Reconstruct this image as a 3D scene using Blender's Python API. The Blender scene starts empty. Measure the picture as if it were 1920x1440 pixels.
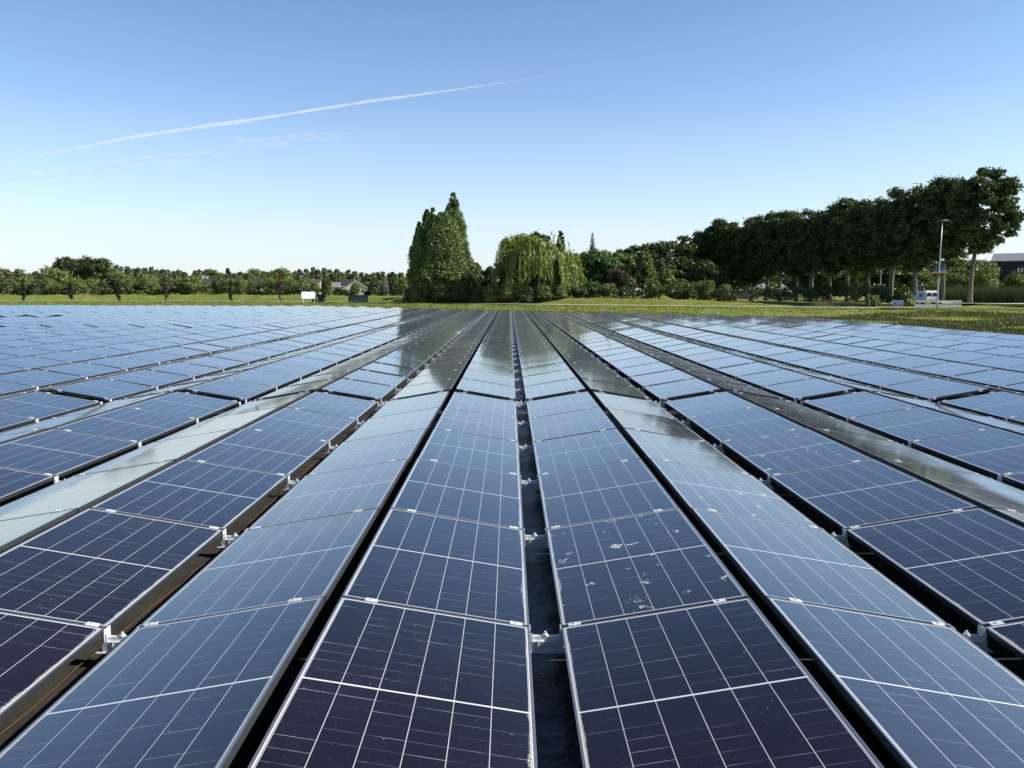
import bpy, math, random
import numpy as np
from mathutils import Vector, Matrix, Euler
R = math.radians
S = bpy.context.scene
COL = S.collection

# ------------------------------------------------------------------ camera
FPX, HOR, VPX = 1465.0, 548.0, 955.0          # focal length, horizon and row vanishing point in photo pixels (1920 wide)
CAMZ = 2.05
PITCH = math.atan((720 - HOR) / FPX)
YAW = math.atan((960 - VPX) / FPX)
cam = bpy.data.cameras.new('camera'); cam.sensor_width = 36; cam.lens = 36 * FPX / 1920
cam.clip_start = 0.05; cam.clip_end = 60000
camo = bpy.data.objects.new('camera', cam); COL.objects.link(camo)
camo.location = (0, 0, CAMZ); camo.rotation_euler = (R(90) - PITCH, 0, -YAW)
S.camera = camo

# ------------------------------------------------------------------ sky, sun, exposure
SUN_EL, SUN_AZ = R(38), R(98)                 # azimuth clockwise from the rows' direction (+Y)
w = bpy.data.worlds.new('World'); S.world = w; w.use_nodes = True
nt = w.node_tree; bg = nt.nodes['Background']
sky = nt.nodes.new('ShaderNodeTexSky'); sky.sky_type = 'NISHITA'; sky.sun_disc = False
sky.sun_elevation = SUN_EL; sky.sun_rotation = SUN_AZ
sky.altitude = 0; sky.air_density = 1.0; sky.dust_density = 1.0; sky.ozone_density = 2.0
STR = 0.13
tcw = nt.nodes.new('ShaderNodeTexCoord'); sxw = nt.nodes.new('ShaderNodeSeparateXYZ'); nt.links.new(tcw.outputs['Generated'], sxw.inputs[0])
rmp = nt.nodes.new('ShaderNodeValToRGB'); nt.links.new(sxw.outputs[2], rmp.inputs[0])       # pale air near the horizon
el = rmp.color_ramp.elements; el[0].position = 0.0; el[0].color = (.76, .76, .76, 1); el[1].position = 0.5; el[1].color = (0, 0, 0, 1)
for p_, c_ in ((0.05, .57), (0.12, .3), (0.22, .1)):
    q_ = el.new(p_); q_.color = (c_, c_, c_, 1)
mxw = nt.nodes.new('ShaderNodeMixRGB'); nt.links.new(rmp.outputs[0], mxw.inputs[0])
bst = nt.nodes.new('ShaderNodeMixRGB'); bst.blend_type = 'MULTIPLY'; bst.inputs[0].default_value = 1
rm2 = nt.nodes.new('ShaderNodeValToRGB'); nt.links.new(sxw.outputs[2], rm2.inputs[0])       # deeper blue overhead
e2 = rm2.color_ramp.elements; e2[0].position = 0.05; e2[0].color = (.80, .92, 1.06, 1); e2[1].position = 0.8; e2[1].color = (.18, .21, .28, 1)
q_ = e2.new(0.55); q_.color = (.29, .36, .45, 1)
q_ = e2.new(0.33); q_.color = (.51, .68, .83, 1)
nt.links.new(rm2.outputs[0], bst.inputs[2])
nt.links.new(sky.outputs[0], bst.inputs[1]); nt.links.new(bst.outputs[0], mxw.inputs[1])
mxw.inputs[2].default_value = (0.60 / STR, 0.63 / STR, 0.66 / STR, 1)
nt.links.new(mxw.outputs[0], bg.inputs['Color']); bg.inputs['Strength'].default_value = STR
sl = bpy.data.lights.new('sun', 'SUN'); sl.energy = 4.2; sl.angle = R(0.5); sl.color = (1, 0.96, 0.89)
so = bpy.data.objects.new('sun', sl); COL.objects.link(so)
sd = Vector((math.sin(SUN_AZ) * math.cos(SUN_EL), math.cos(SUN_AZ) * math.cos(SUN_EL), math.sin(SUN_EL)))
so.rotation_euler = sd.to_track_quat('Z', 'Y').to_euler()
S.view_settings.view_transform = 'Standard'; S.view_settings.look = 'None'
S.view_settings.exposure = 0.66; S.view_settings.gamma = 1
S.view_settings.use_curve_mapping = False
cy = S.cycles
cy.max_bounces = 6; cy.diffuse_bounces = 3; cy.glossy_bounces = 4; cy.transparent_max_bounces = 24; cy.volume_bounces = 1
cy.caustics_reflective = False; cy.caustics_refractive = False

# ------------------------------------------------------------------ helpers
def XP(px, Y):                                 # lateral position of photo column px at distance Y
    return (px - VPX) / FPX * Y * math.cos(PITCH)
def ZP(py, Y):                                 # height of photo row py at distance Y
    return CAMZ - (py - HOR) / FPX * Y * math.cos(PITCH) ** 2
def rng(s): return np.random.default_rng(s)

def put(me, name, parent=None, loc=(0, 0, 0), rot=(0, 0, 0), mat=None):
    o = bpy.data.objects.new(name, me); COL.objects.link(o)
    o.location = loc; o.rotation_euler = rot
    if parent: o.parent = parent
    if mat: me.materials.clear(); me.materials.append(mat)
    return o
def empty(name, loc=(0, 0, 0), rz=0):
    o = bpy.data.objects.new(name, None); COL.objects.link(o); o.location = loc; o.rotation_euler = (0, 0, rz)
    o.empty_display_size = 0.1
    return o
def tag(o, label=None, cat=None, group=None, kind=None):
    if label: o['label'] = label
    if cat: o['category'] = cat
    if group: o['group'] = group
    if kind: o['kind'] = kind
    return o
def kids(o, m):
    return m.get(o.name, [])
def clone(o, parent=None):
    c = o.copy(); COL.objects.link(c); c.parent = parent
    for ch in list(o.children): clone(ch, c)
    return c

class MB:
    def __init__(s): s.v, s.f, s.m = [], [], []
    def add(s, vs, fs, mi=0):
        b = len(s.v); s.v += [tuple(v) for v in vs]
        s.f += [tuple(b + i for i in f) for f in fs]; s.m += [mi] * len(fs); return s
    def box(s, x0, x1, y0, y1, z0, z1, mi=0, M=None):
        vs = [Vector(p) for p in ((x0,y0,z0),(x1,y0,z0),(x1,y1,z0),(x0,y1,z0),(x0,y0,z1),(x1,y0,z1),(x1,y1,z1),(x0,y1,z1))]
        if M: vs = [M @ v for v in vs]
        return s.add(vs, [(0,3,2,1),(4,5,6,7),(0,1,5,4),(1,2,6,5),(2,3,7,6),(3,0,4,7)], mi)
    def tube(s, pts, rad, n=7, mi=0, cap=True):
        pts = [Vector(p) for p in pts]; rings = []; b = len(s.v)
        for i, p in enumerate(pts):
            t = (pts[min(i + 1, len(pts) - 1)] - pts[max(i - 1, 0)]).normalized()
            u = t.cross(Vector((0.31, 0.95, 0.05)) if abs(t.z) > .7 else Vector((0, 0, 1))).normalized(); vv = t.cross(u)
            r = rad[i] if hasattr(rad, '__len__') else rad
            for k in range(n):
                a = 2 * math.pi * k / n
                s.v.append(tuple(p + (u * math.cos(a) + vv * math.sin(a)) * r))
        for i in range(len(pts) - 1):
            for k in range(n):
                k2 = (k + 1) % n
                s.f.append((b + i*n + k, b + i*n + k2, b + (i+1)*n + k2, b + (i+1)*n + k)); s.m.append(mi)
        if cap:
            s.f.append(tuple(b + k for k in range(n))[::-1]); s.m.append(mi)
            e = b + (len(pts) - 1) * n
            s.f.append(tuple(e + k for k in range(n))); s.m.append(mi)
        return s
    def prism(s, poly, d0, d1, axis='y', mi=0):          # poly of 2D points in the plane across the axis
        n = len(poly)
        P = (lambda a, b, d: (a, d, b)) if axis == 'y' else ((lambda a, b, d: (d, a, b)) if axis == 'x' else (lambda a, b, d: (a, b, d)))
        vs = [P(a, b, d0) for a, b in poly] + [P(a, b, d1) for a, b in poly]
        fs = [tuple(range(n))[::-1], tuple(range(n, 2*n))] + [(i, (i+1) % n, n + (i+1) % n, n + i) for i in range(n)]
        return s.add(vs, fs, mi)
    def mesh(s, name, mats, smooth=False, bevel=0):
        me = bpy.data.meshes.new(name); me.from_pydata(s.v, [], s.f); me.update()
        for m in (mats if isinstance(mats, (list, tuple)) else [mats]): me.materials.append(m)
        me.polygons.foreach_set('material_index', s.m)
        if smooth: me.polygons.foreach_set('use_smooth', [True] * len(me.polygons))
        import bmesh
        bm = bmesh.new(); bm.from_mesh(me); bmesh.ops.recalc_face_normals(bm, faces=bm.faces)
        if bevel:
            bmesh.ops.bevel(bm, geom=list(bm.edges), offset=bevel, segments=2, affect='EDGES', clamp_overlap=True)
        bm.to_mesh(me); bm.free()
        return me
    def obj(s, name, mats, parent=None, loc=(0,0,0), rot=(0,0,0), smooth=False, bevel=0):
        return put(s.mesh(name, mats, smooth, bevel), name, parent, loc, rot)

def npmesh(name, V, nper, mat, uv=None, mi=None, mats=None):
    """faces of nper vertices each, laid out one after the other in V"""
    V = np.ascontiguousarray(V, dtype=np.float32).reshape(-1, 3); n = len(V); nf = n // nper
    me = bpy.data.meshes.new(name)
    me.vertices.add(n); me.vertices.foreach_set('co', V.ravel())
    me.loops.add(n); me.loops.foreach_set('vertex_index', np.arange(n, dtype=np.int32))
    me.polygons.add(nf); me.polygons.foreach_set('loop_start', np.arange(0, n, nper, dtype=np.int32))
    me.polygons.foreach_set('loop_total', np.full(nf, nper, dtype=np.int32))
    for m in (mats or [mat]): me.materials.append(m)
    if mi is not None: me.polygons.foreach_set('material_index', np.asarray(mi, dtype=np.int32))
    if uv is not None:
        l = me.uv_layers.new(name='UVMap'); l.data.foreach_set('uv', np.asarray(uv, dtype=np.float32).ravel())
    me.update(calc_edges=True); me.validate(); me.shade_flat(); return me

# ------------------------------------------------------------------ materials
class NT:
    def __init__(s, name):
        s.mat = bpy.data.materials.new(name); s.mat.use_nodes = True; s.t = s.mat.node_tree
        s.bsdf = s.t.nodes['Principled BSDF']; s.out = s.t.nodes['Material Output']
    def n(s, typ, **kw):
        nd = s.t.nodes.new('ShaderNode' + typ)
        for k, v in kw.items(): setattr(nd, k, v)
        return nd
    def l(s, a, b): s.t.links.new(a, b)
    def setv(s, sock, v):
        if isinstance(v, bpy.types.NodeSocket): s.l(v, sock)
        else: sock.default_value = v
    def m(s, op, a, b=0.0, c=None, clamp=False):
        nd = s.n('Math', operation=op, use_clamp=clamp)
        s.setv(nd.inputs[0], a); s.setv(nd.inputs[1], b)
        if c is not None: s.setv(nd.inputs[2], c)
        return nd.outputs[0]
    def mix(s, f, a, b):
        nd = s.n('MixRGB'); s.setv(nd.inputs[0], f)
        for i, v in ((1, a), (2, b)): s.setv(nd.inputs[i], (v + (1,)) if isinstance(v, tuple) and len(v) == 3 else v)
        return nd.outputs[0]
    def noise(s, scale, vec=None, detail=3, rough=0.55, dist=0.0):
        nd = s.n('TexNoise'); nd.inputs['Scale'].default_value = scale; nd.inputs['Detail'].default_value = detail
        nd.inputs['Roughness'].default_value = rough; nd.inputs['Distortion'].default_value = dist
        if vec is not None: s.l(vec, nd.inputs['Vector'])
        return nd.outputs[0]
    def ramp(s, f, a, b):                        # linear step from a to b
        nd = s.n('MapRange'); nd.clamp = True
        s.setv(nd.inputs[0], f); nd.inputs[1].default_value = a; nd.inputs[2].default_value = b
        return nd.outputs[0]
    def pos(s): return s.n('NewGeometry').outputs['Position']
    def obj(s): return s.n('TexCoord').outputs['Object']

def plain(name, col, rough=0.6, metal=0.0, var=0.12, scale=6.0, spec=0.5, col2=None):
    t = NT(name); f = t.noise(scale, t.obj(), 4)
    k = t.ramp(f, 0.3, 0.7)
    c2 = col2 or tuple(c * (1 - 2 * var) for c in col)
    t.l(t.mix(k, c2, col), t.bsdf.inputs['Base Color'])
    t.bsdf.inputs['Roughness'].default_value = rough; t.bsdf.inputs['Metallic'].default_value = metal
    t.bsdf.inputs['Specular IOR Level'].default_value = spec
    return t.mat

def foliage(name, col, col2=None, trans=0.3):
    t = NT(name); g = t.n('NewGeometry'); rnd = g.outputs['Random Per Island']
    big = t.noise(0.35, t.pos(), 2)
    c2 = col2 or (col[0] * 1.5, col[1] * 1.35, col[2] * 1.0)
    f = t.m('ADD', t.m('MULTIPLY', rnd, 0.6), t.m('MULTIPLY', t.ramp(big, 0.35, 0.65), 0.4))
    c = t.mix(f, tuple(x * 0.7 for x in col), c2)
    d = t.n('BsdfDiffuse'); tr = t.n('BsdfTranslucent'); mx = t.n('MixShader'); mx.inputs[0].default_value = trans
    t.l(c, d.inputs[0]); t.l(t.mix(0.5, c, (c2[0] * 1.1, c2[1] * 1.1, c2[2] * 0.5)), tr.inputs[0])
    t.l(d.outputs[0], mx.inputs[1]); t.l(tr.outputs[0], mx.inputs[2])
    gl = t.n('BsdfGlossy'); gl.inputs['Roughness'].default_value = 0.45; gl.inputs[0].default_value = (1, 1, 1, 1)
    m2 = t.n('MixShader'); m2.inputs[0].default_value = 0.03
    t.l(mx.outputs[0], m2.inputs[1]); t.l(gl.outputs[0], m2.inputs[2])
    t.l(m2.outputs[0], t.out.inputs[0]); t.t.nodes.remove(t.bsdf)
    return t.mat

PL, PW, PH = 1.755, 1.041, 0.035               # module length, width, frame height
def glass_mat(name, edge=False, drops=0):
    t = NT(name); uv = t.n('TexCoord').outputs['UV']; sx = t.n('SeparateXYZ'); t.l(uv, sx.inputs[0])
    u, v = sx.outputs[0], sx.outputs[1]
    g = t.n('NewGeometry'); oi = t.n('ObjectInfo')
    rnd = t.m('FRACT', t.m('ADD', g.outputs['Random Per Island'], oi.outputs['Random']))
    def near(x, w):                              # 1 where |x| < w
        return t.m('LESS_THAN', t.m('ABSOLUTE', x), w)
    colp = (PW - 0.046) / 6
    cv = t.m('SUBTRACT', v, 0.023)
    fr = t.m('SUBTRACT', t.m('FRACT', t.m('ADD', t.m('DIVIDE', cv, colp), 0.5)), 0.5)
    lc = near(t.m('MULTIPLY', fr, colp), 0.0017)
    um = t.m('SUBTRACT', u, PL / 2)
    lm = near(um, 0.0055)
    rowp = (PL / 2 - 0.027) / 10
    fu = t.m('SUBTRACT', t.m('FRACT', t.m('ADD', t.m('DIVIDE', t.m('SUBTRACT', t.m('ABSOLUTE', um), 0.006), rowp), 0.5)), 0.5)
    lr = near(t.m('MULTIPLY', fu, rowp), 0.0009)
    # each half-cell gap shows to a different degree
    comb = t.n('CombineXYZ')
    t.l(t.m('FLOOR', t.m('ADD', t.m('DIVIDE', u, rowp), 0.5)), comb.inputs[0]); t.l(t.m('FLOOR', t.m('DIVIDE', cv, colp)), comb.inputs[1]); t.l(t.m('MULTIPLY', rnd, 91.7), comb.inputs[2])
    wn = t.n('TexWhiteNoise'); t.l(comb.outputs[0], wn.inputs['Vector'])
    part = t.ramp(t.noise(7.0, uv, 2), 0.4, 0.6)
    lr = t.m('MULTIPLY', lr, t.m('MULTIPLY', t.m('POWER', wn.outputs['Value'], 1.6), t.m('ADD', t.m('MULTIPLY', part, 0.55), 0.2)))
    bu = t.m('LESS_THAN', t.m('SUBTRACT', PL / 2, t.m('ABSOLUTE', um)), 0.021)
    bv = t.m('LESS_THAN', t.m('SUBTRACT', PW / 2, t.m('ABSOLUTE', t.m('SUBTRACT', v, PW / 2))), 0.0185)
    white = t.m('MAXIMUM', t.m('MAXIMUM', t.m('MULTIPLY', lc, 0.75), lm), t.m('MAXIMUM', lr, t.m('MAXIMUM', bu, bv)))
    # cells: very dark blue, each cell and module a touch different
    cellv = t.m('ADD', t.m('MULTIPLY', wn.outputs['Value'], 0.25), t.m('MULTIPLY', rnd, 0.75))
    cell = t.mix(cellv, (0.0085, 0.0055, 0.0105), (0.0145, 0.01, 0.0155))
    c = t.mix(white, cell, (0.74, 0.74, 0.75))
    off = t.n('VectorMath', operation='ADD'); t.l(uv, off.inputs[0])
    rv = t.n('CombineXYZ'); t.l(t.m('MULTIPLY', rnd, 37.0), rv.inputs[0]); t.l(t.m('MULTIPLY', rnd, 71.0), rv.inputs[1]); t.l(rv.outputs[0], off.inputs[1])
    uvr = off.outputs[0]
    film = t.ramp(t.noise(2.2, uvr, 5, 0.65), 0.35, 0.9)
    c = t.mix(t.m('MULTIPLY', film, 0.018), c, (0.4, 0.38, 0.34))
    # grains of dust
    vo = t.n('TexVoronoi'); vo.inputs['Scale'].default_value = 70; t.l(uvr, vo.inputs['Vector'])
    sp = t.m('MULTIPLY', t.m('LESS_THAN', vo.outputs['Distance'], 0.16), t.m('GREATER_THAN', t.noise(23, uvr, 2), 0.56))
    vo2 = t.n('TexVoronoi'); vo2.inputs['Scale'].default_value = 14; t.l(uvr, vo2.inputs['Vector'])
    sp2 = t.m('MULTIPLY', t.m('LESS_THAN', vo2.outputs['Distance'], 0.075), t.m('GREATER_THAN', t.noise(9, uvr, 2), 0.55))
    c = t.mix(t.m('ADD', t.m('MULTIPLY', sp, 0.12), t.m('MULTIPLY', sp2, 0.28)), c, (0.5, 0.5, 0.5))
    # grit washed down to the low edge
    lowd = t.m('SUBTRACT', PW - 0.012, v)
    gn = t.noise(1.8, uvr, 5, .7); gw = t.m('MULTIPLY', t.ramp(gn, 0.36, 0.66), 0.03)
    grit = t.m('MULTIPLY', t.ramp(t.m('SUBTRACT', gw, lowd), -0.004, 0.006), t.ramp(t.noise(120, uvr, 2), 0.38, 0.6))
    c = t.mix(t.m('MULTIPLY', grit, 0.8), c, (0.62, 0.6, 0.52))
    rough = t.m('ADD', t.m('ADD', 0.07, t.m('MULTIPLY', film, 0.05)), t.m('MULTIPLY', grit, 0.5))
    if drops:
        wv = t.n('VectorMath', operation='ADD'); nz = t.n('TexNoise'); nz.inputs['Scale'].default_value = 16; nz.inputs['Detail'].default_value = 4; t.l(uvr, nz.inputs['Vector'])
        sc_ = t.n('VectorMath', operation='SCALE'); sc_.inputs['Scale'].default_value = 0.16; t.l(nz.outputs['Color'], sc_.inputs[0]); t.l(uvr, wv.inputs[0]); t.l(sc_.outputs[0], wv.inputs[1])
        v3 = t.n('TexVoronoi'); v3.inputs['Scale'].default_value = 8.5; t.l(wv.outputs[0], v3.inputs['Vector'])
        sc3 = t.n('SeparateColor'); t.l(v3.outputs['Color'], sc3.inputs[0])
        sizes = t.m('MULTIPLY', t.ramp(sc3.outputs[0], .55, 1.0), .34)
        dm = t.m('MULTIPLY', t.ramp(t.m('SUBTRACT', sizes, v3.outputs['Distance']), 0.0, .05), t.ramp(t.noise(30, wv.outputs[0], 4, .7), .46, .56))
        c = t.mix(t.m('MULTIPLY', dm, 0.85), c, (0.72, 0.72, 0.7))
        rough = t.m('ADD', rough, t.m('MULTIPLY', dm, 0.5))
    if edge:                                      # modules far off carry their frame lip in the same sheet
        eu = t.m('LESS_THAN', t.m('SUBTRACT', PL / 2, t.m('ABSOLUTE', um)), 0.011)
        ev = t.m('LESS_THAN', t.m('SUBTRACT', PW / 2, t.m('ABSOLUTE', t.m('SUBTRACT', v, PW / 2))), 0.011)
        c = t.mix(t.m('MAXIMUM', eu, ev), c, (0.36, 0.37, 0.38))
    t.l(c, t.bsdf.inputs['Base Color']); t.l(rough, t.bsdf.inputs['Roughness'])
    t.bsdf.inputs['IOR'].default_value = 1.5; t.bsdf.inputs['Coat Weight'].default_value = 0.7; t.bsdf.inputs['Coat IOR'].default_value = 1.45; t.bsdf.inputs['Coat Roughness'].default_value = 0.06
    t.bsdf.inputs['Sheen Weight'].default_value = 0.28; t.bsdf.inputs['Sheen Roughness'].default_value = 0.22; t.bsdf.inputs['Sheen Tint'].default_value = (1, .94, .82, 1)
    bp = t.n('Bump'); bp.inputs['Strength'].default_value = 1.0; bp.inputs['Distance'].default_value = 0.0011
    t.l(t.noise(1.3, uvr, 1), bp.inputs['Height']); t.l(bp.outputs[0], t.bsdf.inputs['Normal']); t.l(bp.outputs[0], t.bsdf.inputs['Coat Normal'])
    return t.mat

M = {}
M['glass'] = glass_mat('panel_glass'); M['glass_drop'] = glass_mat('panel_glass_spattered', drops=1); M['glass_far'] = glass_mat('panel_glass_distant', edge=True)
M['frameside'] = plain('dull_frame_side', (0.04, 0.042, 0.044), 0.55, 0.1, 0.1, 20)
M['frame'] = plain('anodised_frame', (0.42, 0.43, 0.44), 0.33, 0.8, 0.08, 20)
M['zinc'] = plain('galvanised_steel', (0.78, 0.81, 0.83), 0.4, 0.15, 0.12, 30)
M['clamp'] = plain('bare_aluminium', (0.78, 0.79, 0.8), 0.4, 0.2, 0.05, 30)
M['white'] = plain('white_paint', (0.82, 0.82, 0.8), 0.45, 0, 0.04, 3)
M['offwhite'] = plain('weathered_white_paint', (0.6, 0.62, 0.62), 0.55, 0, 0.12, 4)
M['cream'] = plain('cream_render', (0.62, 0.55, 0.42), 0.85, 0, 0.08, 2)
M['brick'] = plain('pale_brick', (0.36, 0.27, 0.2), 0.9, 0, 0.15, 5)
M['slate'] = plain('dark_roof_tiles', (0.055, 0.055, 0.065), 0.6, 0, 0.2, 3)
M['brownroof'] = plain('brown_roof_tiles', (0.13, 0.1, 0.085), 0.75, 0, 0.2, 3)
M['greyroof'] = plain('grey_roof_sheet', (0.22, 0.23, 0.25), 0.7, 0, 0.1, 2)
M['navy'] = plain('dark_blue_cladding', (0.012, 0.016, 0.03), 0.5, 0, 0.2, 3)
M['blueglass'] = plain('pale_blue_glazing', (0.2, 0.3, 0.45), 0.15, 0, 0.1, 3)
M['winglass'] = plain('window_glass', (0.03, 0.04, 0.05), 0.06, 0, 0.1, 3)
M['steelgrey'] = plain('grey_steel', (0.42, 0.44, 0.45), 0.42, 0.4, 0.08, 4)
M['lampsteel'] = plain('lamp_post_steel', (0.5, 0.52, 0.53), 0.4, 0.45, 0.08, 3)
M['signblue'] = plain('blue_sign_face', (0.015, 0.11, 0.36), 0.35, 0, 0.06, 4)
M['gatedark'] = plain('dark_gate_steel', (0.02, 0.03, 0.04), 0.45, 0.3, 0.2, 4)
M['gatemesh'] = plain('blue_green_gate_sheet', (0.06, 0.1, 0.11), 0.35, 0.1, 0.25, 1.5)
M['greenmesh'] = plain('green_gate_sheet', (0.04, 0.085, 0.05), 0.5, 0, 0.25, 1.5)
M['rubber'] = plain('tyre_rubber', (0.02, 0.02, 0.02), 0.8)
M['red'] = plain('tail_light_red', (0.45, 0.02, 0.015), 0.25)
M['wood'] = plain('weathered_timber', (0.3, 0.26, 0.2), 0.85, 0, 0.2, 8)
M['bark'] = plain('tree_bark', (0.14, 0.115, 0.085), 0.95, 0, 0.3, 5)
M['barkgrey'] = plain('grey_bark', (0.19, 0.165, 0.125), 0.95, 0, 0.3, 4)
M['pink'] = foliage('pink_flowers', (0.5, 0.2, 0.22), (0.75, 0.5, 0.42), 0.2)
M['f_avenue'] = foliage('avenue_leaves', (0.040, 0.067, 0.018), (0.083, 0.123, 0.027), 0.22)
M['f_poplar'] = foliage('poplar_leaves', (0.102, 0.155, 0.047), (0.189, 0.251, 0.074), 0.25)
M['f_willow'] = foliage('willow_leaves', (0.172, 0.236, 0.044), (0.299, 0.356, 0.075), 0.35)
M['f_robinia'] = foliage('robinia_leaves', (0.053, 0.120, 0.025), (0.088, 0.174, 0.039), 0.3)
M['f_purple'] = foliage('copper_leaves', (0.047, 0.022, 0.022), (0.074, 0.035, 0.030), 0.2)
M['f_bush'] = foliage('bush_leaves', (0.113, 0.166, 0.042), (0.195, 0.254, 0.060), 0.3)
M['f_light'] = foliage('light_bush_leaves', (0.129, 0.180, 0.044), (0.212, 0.245, 0.061), 0.3)
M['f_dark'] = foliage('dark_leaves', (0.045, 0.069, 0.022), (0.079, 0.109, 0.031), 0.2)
M['f_far'] = foliage('distant_leaves', (0.128, 0.173, 0.078), (0.181, 0.234, 0.095), 0.25)
M['f_grey'] = foliage('grey_green_leaves', (0.151, 0.173, 0.080), (0.212, 0.223, 0.104), 0.3)
M['f_fir'] = foliage('fir_needles', (0.033, 0.056, 0.026), (0.051, 0.081, 0.036), 0.1)
M['f_slim'] = foliage('slim_tree_leaves', (0.016, 0.02, 0.014), (0.028, 0.032, 0.02), 0.1)
M['f_brown'] = foliage('brown_dry_leaves', (0.089, 0.050, 0.031), (0.126, 0.075, 0.043), 0.2)
M['f_reed'] = foliage('reed_leaves', (0.047, 0.075, 0.019), (0.079, 0.105, 0.028), 0.3)
M['f_grass'] = foliage('grass_blades', (0.105, 0.159, 0.017), (0.223, 0.252, 0.040), 0.3)
M['f_weed'] = foliage('rough_weed_blades', (0.073, 0.088, 0.021), (0.127, 0.122, 0.041), 0.2)
M['f_dry'] = foliage('dry_grass_blades', (0.399, 0.330, 0.162), (0.525, 0.440, 0.238), 0.3)

def ground_mat():
    t = NT('grass_ground'); p = t.pos()
    a = t.ramp(t.noise(0.09, p, 4), 0.35, 0.65); b = t.ramp(t.noise(0.9, p, 5, 0.7), 0.35, 0.7); d = t.ramp(t.noise(0.33, p, 5, 0.7), 0.46, 0.66)
    c = t.mix(b, (0.12, 0.17, 0.02), (0.2, 0.235, 0.034))
    c = t.mix(t.m('MULTIPLY', a, 0.5), c, (0.18, 0.19, 0.05))
    c = t.mix(t.m('MULTIPLY', d, 0.65), c, (0.3, 0.285, 0.11))
    t.l(c, t.bsdf.inputs['Base Color']); t.bsdf.inputs['Roughness'].default_value = 0.95; t.bsdf.inputs['Specular IOR Level'].default_value = 0.1
    bp = t.n('Bump'); bp.inputs['Distance'].default_value = 0.25; t.l(t.noise(1.6, p, 4, 0.7), bp.inputs['Height']); t.l(bp.outputs[0], t.bsdf.inputs['Normal'])
    return t.mat
def mat_mat():
    t = NT('weed_membrane'); p = t.pos()
    b = t.ramp(t.noise(2.5, p, 5, 0.7), 0.3, 0.75); f = t.ramp(t.noise(60, p, 2), 0.55, 0.7)
    c = t.mix(b, (0.034, 0.034, 0.03), (0.056, 0.054, 0.043)); c = t.mix(t.m('MULTIPLY', f, 0.3), c, (0.16, 0.13, 0.09))
    t.l(c, t.bsdf.inputs['Base Color']); t.bsdf.inputs['Roughness'].default_value = 0.42
    bp = t.n('Bump'); bp.inputs['Distance'].default_value = 0.03; t.l(t.noise(3.5, p, 4), bp.inputs['Height']); t.l(bp.outputs[0], t.bsdf.inputs['Normal'])
    return t.mat
M['ground'] = ground_mat(); M['membrane'] = mat_mat()
M['path'] = plain('pale_concrete', (0.62, 0.57, 0.47), 0.9, 0, 0.1, 0.6)
M['asphalt'] = plain('asphalt', (0.055, 0.056, 0.06), 0.85, 0, 0.12, 1.5)
M['sand'] = plain('pale_sand', (0.55, 0.5, 0.42), 0.95, 0, 0.1, 1.0)

# ------------------------------------------------------------------ terrain
PATH = [(-260, 196), (-125, 187), (-70, 180), (-36, 162), (-24.5, 154), (0, 133), (19.6, 117), (42.5, 103.5), (52, 98.5), (70, 92), (140, 70)]
PX = np.array([p[0] for p in PATH]); PY = np.array([p[1] for p in PATH])
def path_y(x): return np.interp(x, PX, PY)
def y_end(x): return 76 - x if x > -24 else 100 + (-24 - x) * 0.1
XMAX = 21.9
def hz(x, y):
    """ground height"""
    x = np.asarray(x, float); y = np.asarray(y, float)
    py = path_y(x); t = (y - py) * 0.8
    hb = np.interp(x, [-140, -60, -20, 15, 30, 40], [1.35, 1.3, 1.15, 1.05, 0.8, 0.28])
    s = np.clip((t - 3) / 6.5, 0, 1); s = s * s * (3 - 2 * s)
    z = hb * s
    # hollow between the array and the road on the right
    e = np.where(x > XMAX, 30 + (x - XMAX) * 0, 76 - x)
    dd = np.clip((x - 14) / 10, 0, 1)
    q = np.clip((py - 24 - y) / 7, 0, 1) * np.clip((y - 36) / 10, 0, 1)
    z = z - 0.55 * dd * q * (x > 10)
    n = 0.09 * np.sin(x * 0.61 + np.sin(y * 0.35) * 2) * np.sin(y * 0.53 + x * 0.2) + 0.05 * np.sin(x * 1.7 + y * 1.1)
    out = np.clip((np.abs(y - py) - 3) / 4, 0, 1) * np.where((x < XMAX + 2) & (y < np.where(x > -24, 76 - x, 100 + (-24 - x) * 0.1) + 3), 0, 1)
    return z + n * out
def axis(segs):
    r = []
    for a, b, st in segs: r += list(np.arange(a, b, st))
    return np.array(r + [segs[-1][1]])
ax = axis([(-6000, -1000, 1000), (-1000, -160, 60), (-160, -60, 2.0), (-60, 80, 1.1), (80, 100, 2.0), (100, 160, 6), (160, 1000, 60), (1000, 6000, 1000)])
ay = axis([(-400, -20, 60), (-20, 30, 10), (30, 85, 1.5), (85, 172, 0.8), (172, 215, 1.5), (215, 260, 9), (260, 1000, 60), (1000, 9000, 1000)])
GX, GY = np.meshgrid(ax, ay); GZ = hz(GX, GY) - 0.01
nx, ny = len(ax), len(ay)
gv = np.stack([GX, GY, GZ], -1).reshape(-1, 3)
gf = [(j*nx+i, j*nx+i+1, (j+1)*nx+i+1, (j+1)*nx+i) for j in range(ny-1) for i in range(nx-1)]
me = bpy.data.meshes.new('ground'); me.from_pydata(gv.tolist(), [], gf); me.update(); me.materials.append(M['ground'])
me.polygons.foreach_set('use_smooth', [True] * len(gf))
tag(put(me, 'ground'), kind='structure')

# membrane under the array
edge = [(-95, -6)] + [(XMAX + 0.5, -6), (XMAX + 0.5, 54)] + [(x, y_end(x) + 0.5) for x in np.arange(21, -25, -3.0)] + [(-60, y_end(-60) + .5), (-95, y_end(-95) + .5)]
mb = MB(); mb.add([(x, y, 0.012) for x, y in edge], [tuple(range(len(edge)))])
tag(mb.obj('ground_membrane', M['membrane']), kind='structure')

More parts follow.
